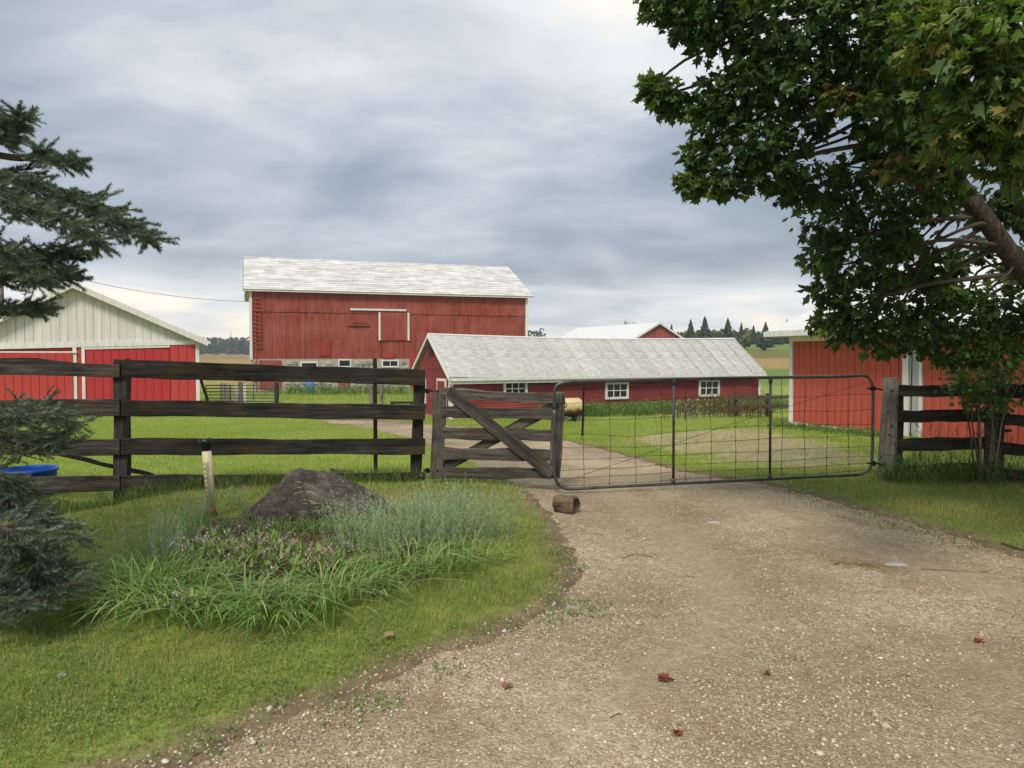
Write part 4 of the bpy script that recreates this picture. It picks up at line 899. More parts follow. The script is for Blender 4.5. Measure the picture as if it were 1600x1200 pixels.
# T-post behind the fence
tp = P(587, 742, 10.75); tp[2] = hz(tp[0], tp[1]); zt = P(587, 560, 10.75)[2] - tp[2]
m = MB(); m.box((-.028, -.006, -.2), (.028, .0, zt)); m.box((-.006, .0005, -.2), (.006, .035, zt - .01))
for k in range(18): m.box((-.012, -.016, .25 + k * (zt - .3) / 18), (.012, -.0065, .268 + k * (zt - .3) / 18))
tag(m.build('steel_stake', 'rusty_iron', None, loc=tp), 'tall rust-brown steel stake standing behind the board fence', 'stake')
# broken rail and timber offcut behind the fence
o = plank('fallen_rail', P(88, 708, 9.75), P(240, 743, 10.2), .055, .05, 'post_wood', None); tag(o, 'thin dark pole leaning low behind the left fence post', 'pole')
a_ = P(515, 737, 10.55); o = plank('timber_block', P(516, 738, 10.5), P(552, 742, 10.6), .10, .12, 'gate_wood', None); tag(o, 'grey timber offcut lying behind the bottom fence board', 'timber')

# ================================================================== THINGS IN THE GARDEN AND YARD
# log chock under the wire gate
lp = G(884, 796); L_, r_ = .25, .112; m = MB(); n = 20; prof = [(-.52, .55), (-.47, .80), (-.34, .98), (-.1, 1.06), (.15, 1.0), (.38, 1.03), (.47, .97), (.5, .84)]
V = []
for (x, k) in prof:
    for j in range(n):
        a = 2 * math.pi * j / n; rr = r_ * k * (1 + .12 * math.sin(3 * a + 1 + x) + .07 * math.sin(5 * a + x * 5) + .03 * math.sin(11 * a)); V.append((x * L_, rr * math.cos(a), rr * .93 * math.sin(a)))
F = [(i * n + k, i * n + (k + 1) % n, (i + 1) * n + (k + 1) % n, (i + 1) * n + k) for i in range(len(prof) - 1) for k in range(n)]
lg = thing('log', (lp[0], lp[1], lp[2] + .095), 'short split log lying on the gravel under the wire gate', 'log', None, R(-28)); m.add(V, F); m.build('bark_shell', 'log_wood', lg, (0, 0, 0), True)
for s, i in ((1, len(prof) - 1), (-1, 0)):
    m = MB(); rim = [Vector(V[i * n + k]) for k in range(n)]; c = sum(rim, Vector()) / n; inner = [c + (p - c) * .55 + Vector((-.035 * s, 0, 0)) for p in rim]
    m.add(rim + inner + [c + Vector((-.06 * s, 0, 0))], [((k + 1) % n, k, n + k, n + (k + 1) % n) if s < 0 else (k, (k + 1) % n, n + (k + 1) % n, n + k) for k in range(n)] + [((n + (k + 1) % n), n + k, 2 * n) if s < 0 else (n + k, n + (k + 1) % n, 2 * n) for k in range(n)]); m.build('cut_end', 'twig_bark' if s > 0 else 'log_wood', lg)  # right end coloured darker than the left, shade of a hollow painted in
# boulder
bp = G(480, 826); bp[1] += .28; bp[2] = hz(bp[0], bp[1])
outline = [(-.86, 0), (-.66, .11), (-.46, .27), (-.34, .40), (-.21, .50), (-.12, .50), (.05, .455), (.30, .39), (.52, .30), (.68, .20), (.86, .0)]
ox_, oz_ = np.array(outline).T; oz_ = oz_ * 1.05; nu, nv = 84, 46; U, W = np.meshgrid(np.linspace(-1, 1, nu), np.linspace(-1, 1, nv)); bx_ = U * .86; hw_ = .50 * np.sqrt(np.clip(1 - (np.abs(U) ** 2.6), 0, 1)) + .02; by_ = W * hw_ * (1 + .06 * np.sin(U * 7))
pr_ = (1 - np.abs(W) ** 2.4) ** .62; nz_ = .036 * wob(bx_ + 3, by_ * 1.5, 7) + .026 * wob(bx_, by_, 17) + .018 * wob(bx_ * 2, by_ - 5, 31)
crack = -.035 * np.exp(-((by_ + .10 - .35 * (bx_ - .25)) / .03) ** 2) * (bx_ > -.1) - .03 * np.exp(-((bx_ + .36 + by_ * .5) / .025) ** 2)
bz_ = np.interp(bx_, ox_, oz_) * pr_ * (1 + .10 * W) + (nz_ + crack) * (pr_ > .05) - .05; ii = (np.arange(nv - 1)[:, None] * nu + np.arange(nu - 1)[None]).ravel()
bme = raw_mesh('boulder', np.stack([bx_.ravel(), by_.ravel(), bz_.ravel()], 1), np.stack([ii, ii + 1, ii + nu + 1, ii + nu], 1)); set_smooth(bme)
tag(link('boulder', bme, 'boulder_rock', None, bp), 'large dark grey boulder with a peaked top in the garden bed', 'boulder')
# rain gauge
rg = G(332, 812); rz = .80; rg_t = thing('rain_gauge', rg, 'cream rain gauge tube with black funnel and inch scale', 'rain gauge'); rg_t.rotation_euler = (0, R(-4.2), 0); rg_t.scale = (.88, .88, 1)
m = MB(); m.lathe([(.050, .09), (.051, .40), (.052, rz - .10)], 20); m.build('tube', 'gauge_tube', rg_t, (0, 0, 0), True)
m = MB(); m.lathe([(.054, rz - .12), (.055, rz - .09), (.062, rz - .075), (.082, rz - .045), (.084, rz), (.078, rz), (.07, rz - .045), (.02, rz - .09)], 20, cap=False); m.build('funnel', 'black_plastic', rg_t, (0, 0, 0), True)
m = MB(); m.lathe([(.05, -.12), (.056, -.02), (.056, .045), (.053, .05)], 20); m.build('base_cap', 'black_plastic', rg_t, (0, 0, 0), True)
m = MB(); m.lathe([(.0535, .045), (.0535, .075), (.0515, .095)], 20); m.build('rust_band', 'rust_stain', rg_t, (0, 0, 0), True)
def on_tube(a, z, r=.0535): return (r * math.sin(a), -r * math.cos(a), z)
sc_ = MB()
for k in range(40):
    z = .115 + k * (.56 - .115) / 39; w = .30 if k % 4 == 0 else .2; 
    for q in range(3): a0 = .02 + w * q / 3; a1 = .02 + w * (q + 1) / 3; sc_.add([on_tube(a0, z - .0025), on_tube(a1, z - .0025), on_tube(a1, z + .0025), on_tube(a0, z + .0025)], [(0, 1, 2, 3)])
for a0 in (.40, .46): sc_.add([on_tube(a0, .11), on_tube(a0 + .035, .11), on_tube(a0 + .035, .575), on_tube(a0, .575)], [(0, 1, 2, 3)])
sc_.build('scale_ticks', 'gauge_ink', rg_t)
for i, s in enumerate(('\u00bd', '1', '1\u00bd', '2', '2\u00bd', '3', '3\u00bd', '4', '4\u00bd', '5')):
    cu = bpy.data.curves.new('numeral', 'FONT'); cu.body = s; cu.size = .036; cu.align_x = 'CENTER'; cu.align_y = 'CENTER'; cu.offset = .0006
    tmp = bpy.data.objects.new('numeral', cu); COL.objects.link(tmp); me = bpy.data.meshes.new_from_object(tmp.evaluated_get(bpy.context.evaluated_depsgraph_get())); bpy.data.objects.remove(tmp)
    co = np.zeros(len(me.vertices) * 3, np.float32); me.vertices.foreach_get('co', co); co = co.reshape(-1, 3); ang_ = co[:, 0] / .0535 - .36; z = co[:, 1] + .125 + i * (.55 - .125) / 9
    me.vertices.foreach_set('co', np.stack([.0537 * np.sin(ang_), -.0537 * np.cos(ang_), z], 1).astype(np.float32).ravel()); me.update(); me.materials.clear(); link('numeral', me, 'gauge_ink', rg_t)
# blue tub behind the fence
bt = P(46, 790, 9.72); bt[2] = P(46, 796, 9.72)[2]; tub = thing('blue_tub', bt, 'blue plastic tub behind the fence under the spruce', 'tub'); tub.scale = (.92, .92, .88)
m = MB(); m.lathe([(.27, 0), (.29, .02), (.345, .56), (.365, .565), (.365, .60), (.34, .60), (.335, .56), (.27, .04), (.01, .035)], 28, cap=False); m.build('shell', 'blue_plastic', tub, (0, 0, 0), True)
# yellow tank by the coop
yt = P(890, 652, 31.0); yt[2] = hz(yt[0], yt[1]); yk = thing('fuel_tank', yt, 'rusty yellow metal tank lying beside the long red shed', 'tank', None, R(24))
m = MB(); prof = [(.30, -.47), (.36, -.44), (.385, -.40), (.385, .40), (.36, .44), (.30, .47)]; n = 22
V = [(z, r * math.cos(2 * math.pi * k / n), .56 + r * math.sin(2 * math.pi * k / n)) for r, z in prof for k in range(n)]
F = [(i * n + k, i * n + (k + 1) % n, (i + 1) * n + (k + 1) % n, (i + 1) * n + k) for i in range(5) for k in range(n)] + [tuple(range(n)), tuple(5 * n + k for k in range(n - 1, -1, -1))]
m.add(V, F); m.build('tank_shell', 'yellow_tank', yk, (0, 0, 0), True); m = MB(); m.box((-.35, -.28, -.1), (-.22, .28, .24)); m.box((.22, -.28, -.1), (.35, .28, .24)); m.build('cradle', 'pale_wood', yk)
# paddock gate and posts far left, barrel, stumps and rails below the barn
def far_gate(px0, px1, yt_, yb_, d, label):
    a_ = P(px0, yb_, d); t = thing('paddock_gate', (a_[0], a_[1], a_[2]), label, 'gate'); L_ = P(px1, yb_, d)[0] - a_[0]; h_ = (yb_ - yt_) * d / F_PX
    for k in range(6): m = MB(); z = h_ * k / 5; m.tube([(0, 0, z), (L_, 0, z)], .028, 6); m.build('rail', 'galvanised_tube', t)
    for f_ in (0, .35, .68, 1): m = MB(); m.tube([(L_ * f_, .01, 0), (L_ * f_, .01, h_)], .028, 6); m.build('upright', 'galvanised_tube', t)
    return t
far_gate(322, 431, 602, 627, 41, 'grey tubular paddock gate between the garage and the barn')
for px, d, label in ((432, 41.1, 'slim dark post at the barn end of the paddock gate'), (376, 44, 'short weathered post standing behind the paddock gate')):
    a_ = P(px, 600, d); z = hz(a_[0], a_[1]); o = post('timber_post', (a_[0], a_[1], z - .2), (a_[0], a_[1], z + 1.25), .2, .2, 'pale_wood' if px < 400 else 'post_wood', None); tag(o, label, 'post')
o = plank('leaning_prop', P(313, 590, 40.5), P(325, 628, 40.2), .12, .1, 'post_wood', None); tag(o, 'dark prop leaning against the corner of the garage', 'prop')
for i, px in enumerate((346, 352, 359, 368, 374, 382)):
    a_ = P(px, 601, 45); z = hz(a_[0], a_[1]); m = MB(); h_ = random.uniform(.95, 1.2); m.hexa([(-.09, -.04, -.1), (.09, -.04, -.1), (.09, .04, -.1), (-.09, .04, -.1)], [(-.07, -.03, h_), (.08, -.03, h_ + .06), (.08, .03, h_ + .06), (-.07, .03, h_)])
    tag(m.build('fence_picket', 'white_paint', None, loc=(a_[0], a_[1], z)), 'pale picket of the broken paling behind the paddock gate', 'picket', 'palings behind the paddock gate')
a_ = P(485, 612, 55.5); z = hz(a_[0], a_[1]); brl = thing('blue_barrel', (a_[0], a_[1], z), 'small blue barrel in the weeds below the barn wall', 'barrel'); m = MB(); m.lathe([(.27, 0), (.30, .1), (.31, .45), (.30, .8), (.26, .9)], 16); m.build('drum', 'blue_barrel_plastic', brl, (0, 0, 0), True)
for px, w, label in ((581, 8, 'left one of two rough pale stumps below the barn'), (597, 5, 'right one of two rough pale stumps below the barn')):
    a_ = P(px, 628, 36); z = hz(a_[0], a_[1]); m = MB(); r_ = w * 36 / F_PX / 2; m.tube([(0, 0, -.2), (.01, 0, .3), (-.02, 0, .6), (.02, 0, P(px, 602, 36)[2] - z)], [r_ * 1.2, r_, r_ * .95, r_], 9); tag(m.build('tree_stump', 'pale_wood', None, loc=(a_[0], a_[1], z)), label, 'stump')
rl = thing('trough_rail', (P(628, 624, 36)[0], 36, hz(P(628, 624, 36)[0], 36)), 'low dark rail on short legs near the stumps', 'rail'); L_ = .55
m = MB(); m.box((-L_, -.06, .42), (L_, .06, .54)); m.build('bar', 'post_wood', rl)
for s in (-1, 1): m = MB(); m.box((s * L_ * .8 - .05, -.05, -.1), (s * L_ * .8 + .05, .05, .419)); m.build('leg', 'post_wood', rl)
# rail fence between the coop and the red shed
a_ = P(1200, 640, 27); z = hz(a_[0], a_[1]); rr_ = thing('rail_fence', (a_[0], a_[1], z), 'low two-rail wooden fence between the long shed and the red shed', 'fence')
post('post', (a_[0], a_[1], z - .2), P(1200, 615, 27), .16, .14, 'post_wood', rr_, (a_[0], a_[1], z)); post('post', P(1150, 660, 27.4), P(1150, 618, 27.4), .16, .14, 'post_wood', rr_, (a_[0], a_[1], z))
for y0, y1 in ((619, 616), (632, 630)): board_px(1140, y0, y0 + 6, 27.3, 1262, y1, y1 + 6, 26.2, 'gate_wood', rr_, (a_[0], a_[1], z), 'rail', .06)
# utility pole and its wire to the barn
a_ = P(3, 480, 46); z = hz(a_[0], a_[1]); pt = P(3, 404, 46); m = MB(); m.tube([(0, 0, -.3), (0, 0, pt[2] - z + .5)], [.15, .11], 10)
up = thing('utility_pole', (a_[0], a_[1], z), 'pale utility pole mostly hidden behind the spruce', 'pole'); m.build('pole_shaft', 'pale_wood', up); m = MB(); m.box((-.8, -.05, pt[2] - z + .1), (.8, .05, pt[2] - z + .22)); m.build('cross_arm', 'pale_wood', up)
e = P(383, 471, 56.9); w_ = [pt + (e - pt) * t - np.array((0, 0, .55 * 4 * t * (1 - t))) for t in np.linspace(0, 1, 24)]; m = MB(); m.tube(w_, .014, 5); tag(m.build('power_line', 'dark_iron', None), 'thin service wire sagging from the pole to the barn eave', 'wire')
# radio mast on the far ridge
a_ = P(361, 545, 620); m = MB(); m.tube([(0, 0, -6), (0, 0, 14)], [.5, .2], 5); tag(m.build('radio_mast', 'galvanised_tube', None, loc=(a_[0], a_[1], a_[2])), 'tiny radio mast on the far wooded ridge', 'mast')

# ================================================================== PLANTS
def ell(n):
    v = RNG.normal(0, 1, (n, 3)); return v / np.linalg.norm(v, axis=1)[:, None]
# --- maple leaf outline (unit width), folded slightly along the midrib
LEAF = np.array([(0, -.12), (.10, 0), (.34, -.06), (.27, .14), (.52, .30), (.30, .38), (.34, .60), (.14, .54), (0, .92), (-.14, .54), (-.34, .60), (-.30, .38), (-.52, .30), (-.27, .14), (-.34, -.06), (-.10, 0)])
LF = [(0, 1, 15)] + [(1, 2, 3), (1, 3, 5), (3, 4, 5), (1, 5, 7), (5, 6, 7), (1, 7, 8), (15, 14, 13), (15, 13, 11), (13, 12, 11), (15, 11, 9), (11, 10, 9), (15, 9, 8), (1, 8, 15)]
LEAF3 = np.stack([LEAF[:, 0], LEAF[:, 1], -.22 * np.abs(LEAF[:, 0]) - .10 * LEAF[:, 1] ** 2], 1); LEAFF = np.array(LF)
def leaf_frames(n, out, hang=.55):
    """random leaf axes: tips point outward and hang, faces look mostly up"""
    tip = out * .8 + RNG.normal(0, .55, (n, 3)); tip[:, 2] -= hang; tip /= np.linalg.norm(tip, axis=1)[:, None]
    nr = np.tile(np.array((0, 0, 1.)), (n, 1)) + RNG.normal(0, .45, (n, 3)) + out * .35; nr -= tip * (nr * tip).sum(1)[:, None]; nr /= np.linalg.norm(nr, axis=1)[:, None]
    return np.cross(tip, nr), tip, nr
# crown clumps: (px, py, depth, radius, tone) measured at the crown's own distance
CL_ = [(1045, 5, 6.5, .26, 0), (1075, 40, 6.5, .26, 0), (1120, 50, 6.5, .36, 0), (1100, 0, 6.4, .36, 0), (1190, 40, 6.3, .45, 0), (1270, 30, 6.1, .5, 0), (1180, 130, 6.4, .40, 0), (1135, 150, 6.6, .30, 0), (1035, 150, 6.8, .20, .1), (1072, 165, 6.8, .22, .05), (1020, 135, 6.8, .13, .2),
    (1125, 195, 6.7, .32, 0), (1180, 215, 6.5, .40, 0), (1240, 120, 6.3, .46, 0), (1090, 243, 6.8, .19, .1), (1075, 288, 6.8, .13, .2), (1110, 285, 6.8, .22, .1), (1150, 278, 6.7, .27, 0), (1205, 255, 6.6, .30, 0), (1250, 195, 6.5, .30, 0), (1330, 110, 6.2, .42, 0), (1340, 40, 6.0, .48, 0), (1420, 60, 5.6, .42, .1), (1430, 160, 5.7, .42, .05), (1370, 180, 6.3, .30, 0), (1400, 230, 6.5, .34, 0),
    (1480, 60, 4.3, .30, .33), (1545, 110, 4.1, .36, .2), (1595, 60, 4.0, .36, .2), (1500, 210, 4.3, .22, .36), (1560, 200, 4.1, .30, .22), (1600, 160, 4.0, .32, .2), (1455, 20, 4.4, .20, .40), (1530, 20, 4.2, .36, .25), (1600, 250, 4.2, .25, .2),
    (1235, 292, 6.8, .24, 0), (1285, 290, 6.8, .34, 0), (1345, 262, 6.8, .34, 0), (1300, 345, 7.0, .38, 0), (1370, 335, 7.0, .44, 0), (1430, 310, 7.2, .36, 0), (1285, 395, 7.0, .24, .05), (1335, 410, 7.0, .40, 0), (1410, 405, 7.3, .42, 0), (1475, 420, 7.5, .28, 0), (1295, 455, 7.2, .24, .05), (1350, 470, 7.2, .40, 0), (1430, 465, 7.4, .38, 0),
    (1290, 503, 7.2, .17, .1), (1330, 515, 7.3, .26, 0), (1385, 528, 7.3, .30, 0), (1440, 525, 7.4, .36, 0), (1500, 500, 7.5, .40, 0), (1560, 480, 7.6, .40, 0), (1490, 548, 7.6, .30, 0), (1545, 545, 7.6, .36, 0), (1600, 520, 7.7, .40, 0), (1600, 420, 7.6, .32, 0), (1540, 330, 7.8, .28, 0), (1600, 330, 7.6, .30, 0),
    (1470, 300, 6.4, .2, .1), (1400, 370, 6.8, .26, 0), (1480, 460, 7.1, .24, 0), (1310, 152, 6.0, .15, .62), (1345, 150, 6.0, .12, .66), (1405, 262, 5.8, .17, .64), (1440, 268, 5.8, .13, .66),
    (1060, -40, 6.5, .4, 0), (1160, -60, 6.3, .5, 0), (1280, -60, 6.2, .5, 0), (1400, -50, 6, .5, 0), (1500, -60, 5, .5, .1), (1600, -40, 4.6, .5, .1)]
TR = np.array((5.75, 7.5, 0.)); TR[2] = hz(5.75, 7.5)
limbs = [[TR + (0, 0, -.2), TR + (-.03, 0, .9), TR + (-.10, -.05, 1.75)],
         [TR + (-.10, -.05, 1.7), P(1600, 425, 7.05), P(1545, 350, 6.9), P(1490, 275, 6.75), P(1445, 180, 6.5), P(1400, 90, 6.35), P(1335, -10, 6.2), P(1270, -120, 6.1)],
         [TR + (-.10, -.05, 1.7), P(1640, 420, 7.5), P(1592, 330, 7.6), P(1568, 230, 7.6), P(1560, 100, 7.5), P(1570, -60, 7.4), P(1560, -260, 7.2)],
         [TR + (-.1, -.05, 1.7), TR + (.25, .25, 2.8), TR + (.9, .7, 4.2), TR + (1.3, .9, 6.2)], [TR + (-.1, -.05, 1.7), TR + (.1, -.5, 2.9), TR + (-.2, -1.4, 4.3), TR + (-.5, -2.2, 5.6)]]
lrad = [[.27, .235, .22], [.15, .088, .082, .075, .066, .055, .042, .03], [.15, .085, .08, .07, .06, .045, .03], [.15, .13, .10, .05], [.14, .11, .08, .04]]
clumps = [(P(x, y, d), r * .80, tn) for x, y, d, r, tn in CL_]; CAMP = np.array((0, 0, CAM_H))
for (c, r, tn) in list(clumps[:66]):      # depth behind the clumps that show
    if RNG.uniform() < .28 and r > .22: clumps.append((CAMP + (c - CAMP) * RNG.uniform(1.08, 1.2) + np.array((RNG.uniform(.1, .4), 0, RNG.normal(.05, .12))), r, 0))
ctr = np.array((5.9, 7.6, 5.0)); tries = 0; extra = 0
while extra < 75 and tries < 5000:       # the rest of the crown, above and to the right of the picture
    tries += 1; v = ell(1)[0] * RNG.uniform(.55, 1) ** .5; c = ctr + v * np.array((4.1, 3.7, 3.6))
    if c[2] < 2.0: continue
    rx = 800 + F_PX * c[0] / c[1]; ry = HORIZON - F_PX * (c[2] - CAM_H) / c[1]
    if (rx < 1640 and ry > -120 and c[1] > .5): continue
    if c[1] < 1.2: continue
    clumps.append((c, RNG.uniform(.4, .62), 0)); extra += 1
maple = thing('maple_tree', TR, 'large dark green maple overhanging the right side of the drive', 'tree')
m = MB(); allp = []
for pts, rr in zip(limbs, lrad):
    cp = catmull(pts, 6); rads = np.interp(np.linspace(0, len(rr) - 1, len(cp)), range(len(rr)), rr); m2 = MB(); m2.tube(cp, rads, 12)
    m2.build('trunk' if pts is limbs[0] else 'limb', 'bark', maple, TR, True)
    if pts is not limbs[0]: allp += [(np.array(p), r) for p, r in zip(cp[6:], rads[6:])]
AP = np.array([p for p, r in allp]); AR = np.array([r for p, r in allp]); m = MB()
for (c, r, tn) in clumps:
    dd = np.linalg.norm(AP - c, axis=1) + .6 * np.maximum(0, AP[:, 2] - c[2] - .1); i = int(np.argsort(dd)[RNG.integers(0, 9)]); a_ = AP[i]; v = c - a_
    mid = a_ + v * RNG.uniform(.4, .6) + np.array((RNG.normal(0, .12), RNG.normal(0, .12), RNG.uniform(-.05, .2) * np.linalg.norm(v))); r0 = min(AR[i] * .4, .006 + .011 * np.linalg.norm(v))
    cp = catmull([a_, mid, c, c + v / np.linalg.norm(v) * r * .6], 4); m.tube(cp, np.linspace(r0, .005, len(cp)), 6)
    for _ in range(4): q = c + ell(1)[0] * r * .8; m.tube([c - v / np.linalg.norm(v) * r * .3, (c + q) / 2 + (0, 0, .04), q], [.007, .005, .003], 4)
m.build('branch', 'twig_bark', maple, TR, True)
Vs = []; Ts = []; cents = []; frames = []
for (c, r, tn) in clumps:
    n = int(85 + 1350 * r * r); v = ell(n); rad = RNG.uniform(.25, 1, n) ** .55; off = v * rad[:, None] * np.array((1.12, 1.12, .82)) * r * (1 + .22 * np.sin(v[:, :1] * 5 + v[:, 1:2] * 7 + c[0] * 9))
    p = c + off; s = RNG.uniform(.045, .125, n) * (.8 if tn > .5 else 1); ex, ey, ez = leaf_frames(n, v)
    cents.append(np.concatenate([p, s[:, None]], 1)); frames.append(np.stack([ex, ey, ez], 1))
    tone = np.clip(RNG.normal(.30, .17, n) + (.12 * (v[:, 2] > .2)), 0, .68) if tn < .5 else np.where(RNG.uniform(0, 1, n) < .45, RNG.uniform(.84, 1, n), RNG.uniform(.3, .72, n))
    if .15 < tn < .5: tone = np.where(RNG.uniform(0, 1, n) < tn, RNG.uniform(.66, .86, n), np.clip(tone + .2, 0, .72))
    elif tn == .05 or tn == .1: tone = np.clip(tone + .12, 0, .72)
    Ts.append(tone)
cents = np.concatenate(cents); frames = np.concatenate(frames); tones = np.concatenate(Ts)
pc = cents[:, :3]; u_ = pc[:, 0] / pc[:, 1]; v_ = (pc[:, 2] - CAM_H) / pc[:, 1]; vis = (u_ < .66) & (u_ > 0) & (v_ < .455) & (pc[:, 1] > 1)
order = np.argsort(np.where(vis, np.linalg.norm(pc - np.array((0, 0, CAM_H)), axis=1) / cents[:, 3], 1e9)); near_i = order[:300]; rest = np.setdiff1d(np.arange(len(cents)), near_i)
def leaf_verts(i): return cents[i, None, :3] + cents[i, 3][:, None, None] * (LEAF3[None, :, 0:1] * frames[i, 0][:, None] + LEAF3[None, :, 1:2] * frames[i, 1][:, None] + LEAF3[None, :, 2:3] * frames[i, 2][:, None])
V = leaf_verts(rest); V = V + (RNG.normal(0, .10, (len(rest), 16, 1)) * cents[rest, 3][:, None, None]) * frames[rest, 2][:, None]; n = len(rest); F = (LEAFF[None] + (np.arange(n) * 16)[:, None, None]).reshape(-1, 3)
crown = soup('crown', (V.reshape(-1, 3), F, np.repeat(tones[rest], 16)), 'maple_leaf', maple, TR, 'stuff')
lms = [raw_mesh('leaf', LEAF3, LEAFF, [t] * 16) for t in (.15, .3, .45, .58, .68, .76, .84, .95)]
for i in near_i:
    k = int(np.abs(np.array((.15, .3, .45, .58, .68, .76, .84, .95)) - tones[i]).argmin()); f_ = frames[i] * cents[i, 3]; p = cents[i, :3] - TR
    link('leaf', lms[k], 'maple_leaf', crown, None, Matrix(((f_[0][0], f_[1][0], f_[2][0], p[0]), (f_[0][1], f_[1][1], f_[2][1], p[1]), (f_[0][2], f_[1][2], f_[2][2], p[2]), (0, 0, 0, 1))))
# --- spruce on the left
SP = np.array((-4.75, 5.3, 0.)); SP[2] = hz(-4.75, 5.3); spruce = thing('spruce_tree', SP, 'blue-green spruce reaching in from the left edge', 'tree')
m = MB(); m.tube([SP + (0, 0, -.2), SP + (0, 0, 1), SP + (.02, 0, 4), SP + (0, .02, 8.5)], [.17, .15, .10, .02], 10); m.build('trunk', 'bark', spruce, SP, True)
def needles(p0, p1, n, ln, wd):
    """needles set round a twig from p0 to p1 (arrays k,3)"""
    k = len(p0); t = RNG.uniform(0, 1.05, (k, n)); d = p1 - p0; L = np.linalg.norm(d, axis=1); d = d / L[:, None]
    ref = np.tile(np.array((0, 0, 1.)), (k, 1)); a = np.cross(d, ref); a /= np.linalg.norm(a, axis=1)[:, None] + 1e-9; b = np.cross(a, d)
    ph = RNG.uniform(0, 2 * np.pi, (k, n)); rad = a[:, None] * np.cos(ph)[..., None] + b[:, None] * np.sin(ph)[..., None]; rad[..., 2] += .25
    base = p0[:, None] + (p1 - p0)[:, None] * t[..., None]; dirn = rad * .8 + d[:, None] * .75; dirn /= np.linalg.norm(dirn, axis=2)[..., None]
    l = ln * RNG.uniform(.75, 1.15, (k, n, 1)) * (1 - .3 * np.clip(t - .8, 0, .3) / .3)[..., None]; tip = base + dirn * l; sd = np.cross(dirn, rad + .3); sd /= np.linalg.norm(sd, axis=2)[..., None] + 1e-9
    V = np.stack([base - sd * wd / 2, base + sd * wd / 2, tip], 2).reshape(-1, 3); F = np.arange(len(V)).reshape(-1, 3)
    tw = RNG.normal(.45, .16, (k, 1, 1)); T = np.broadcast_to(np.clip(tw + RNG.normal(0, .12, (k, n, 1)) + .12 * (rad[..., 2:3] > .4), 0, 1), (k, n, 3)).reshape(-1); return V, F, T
def spruce_limb(pts, width, dens=1., bare=.15):
    cp = np.array(catmull(pts, 8)); m = MB(); m.tube(cp, np.linspace(.028, .005, len(cp)), 6); P0 = []; P1 = []
    L = np.linalg.norm(np.diff(cp, axis=0), axis=1).sum(); nt = int(L * 30 * dens)
    for j in range(nt):
        t = bare + (1 - bare) * (j + RNG.uniform()) / nt; f = t * (len(cp) - 1); i = min(int(f), len(cp) - 2); p = cp[i] + (cp[i + 1] - cp[i]) * (f - i); d = cp[i + 1] - cp[i]; d /= np.linalg.norm(d)
        s = np.cross(d, (0, 0, 1)); s /= np.linalg.norm(s); sg = 1 if j % 2 else -1; ln = width * (.35 + .65 * (1 - t)) * RNG.uniform(.5, 1.1)
        dr = d * .8 + s * sg * RNG.uniform(.5, 1.) + np.array((0, 0, RNG.normal(-.12, .35))); dr /= np.linalg.norm(dr); q = p + dr * ln + np.array((0, 0, -.08 * ln))
        m.tube([p, q], [.006, .003], 4); ns = max(2, int(ln / .055))
        P0.append(q - dr * min(ln, .20)); P1.append(q)
        for k in range(ns):
            u = (k + .6) / ns; b = p + (q - p) * u; tw = dr * .75 + np.cross(dr, (0, 0, 1)) * (1 if k % 2 else -1) * RNG.uniform(.4, .9) + np.array((0, 0, RNG.normal(.05, .25))); tw /= np.linalg.norm(tw); l = RNG.uniform(.07, .13); P0.append(b); P1.append(b + tw * l)
    return m, np.array(P0), np.array(P1)
def add_limb(pts, width, dens, ln, wd, nn, bare=.15):
    m, P0, P1 = spruce_limb(pts, width, dens, bare); o = m.build('branch', 'twig_bark', spruce, SP); n = soup('needles', needles(P0, P1, nn, ln, wd), 'spruce_needle', o, SP); n['kind'] = 'stuff'
TRK = lambda z: SP + np.array((0, 0, z))
vis_l = [([TRK(3.25), P(-60, 262, 5.1), P(40, 285, 5.0), P(120, 312, 4.9), P(175, 340, 4.85), P(232, 372, 4.8)], .34, 1.25), ([TRK(3.3), P(0, 243, 5.0), P(60, 240, 4.95), P(90, 250, 4.9), P(122, 250, 4.85)], .16, .55),
         ([TRK(2.95), P(-50, 300, 4.8), P(30, 318, 4.7), P(100, 345, 4.6), P(150, 375, 4.6)], .26, 1.0), ([TRK(2.75), P(-60, 385, 5.2), P(20, 392, 5.1), P(70, 396, 5.0), P(118, 392, 4.9)], .26, 1.2), ([TRK(2.6), P(-50, 415, 5.0), P(30, 425, 4.9), P(103, 428, 4.8)], .28, 1.3), ([TRK(2.6), P(-50, 395, 4.7), P(10, 400, 4.6), P(60, 440, 4.55)], .2, 1.1),
         ([TRK(2.3), P(-40, 475, 5.0), P(20, 482, 4.9), P(64, 480, 4.85)], .13, 1.0), ([TRK(3.5), P(-40, 200, 5.1), P(10, 195, 5.0), P(34, 180, 4.9)], .18, 1.0), ([TRK(3.1), P(-30, 300, 5.3), P(22, 306, 5.2)], .15, .9), ([TRK(3.7), P(-60, 170, 5.0), P(0, 215, 4.9)], .2, 1.0)]
for pts, w, dn in vis_l: add_limb(pts, w * 1.12, dn * 1.1, .030, .0042, 100, .30 if w == .16 else .12)
low = [(640, 630, 115, 662, 5.0), (660, 640, 90, 645, 4.7), (680, 690, 100, 696, 5.1), (690, 670, 90, 684, 4.8), (735, 740, 8, 752, 4.7), (770, 775, 22, 792, 4.7), (790, 800, 60, 812, 4.7), (800, 810, 128, 842, 4.75), (840, 855, 70, 860, 4.5), (870, 870, 116, 890, 4.65), (900, 900, 100, 915, 4.45), (860, 850, 60, 880, 4.4), (920, 920, 70, 930, 4.5), (655, 640, 60, 632, 5.3), (820, 830, 30, 850, 4.3), (940, 930, 50, 945, 4.3)]
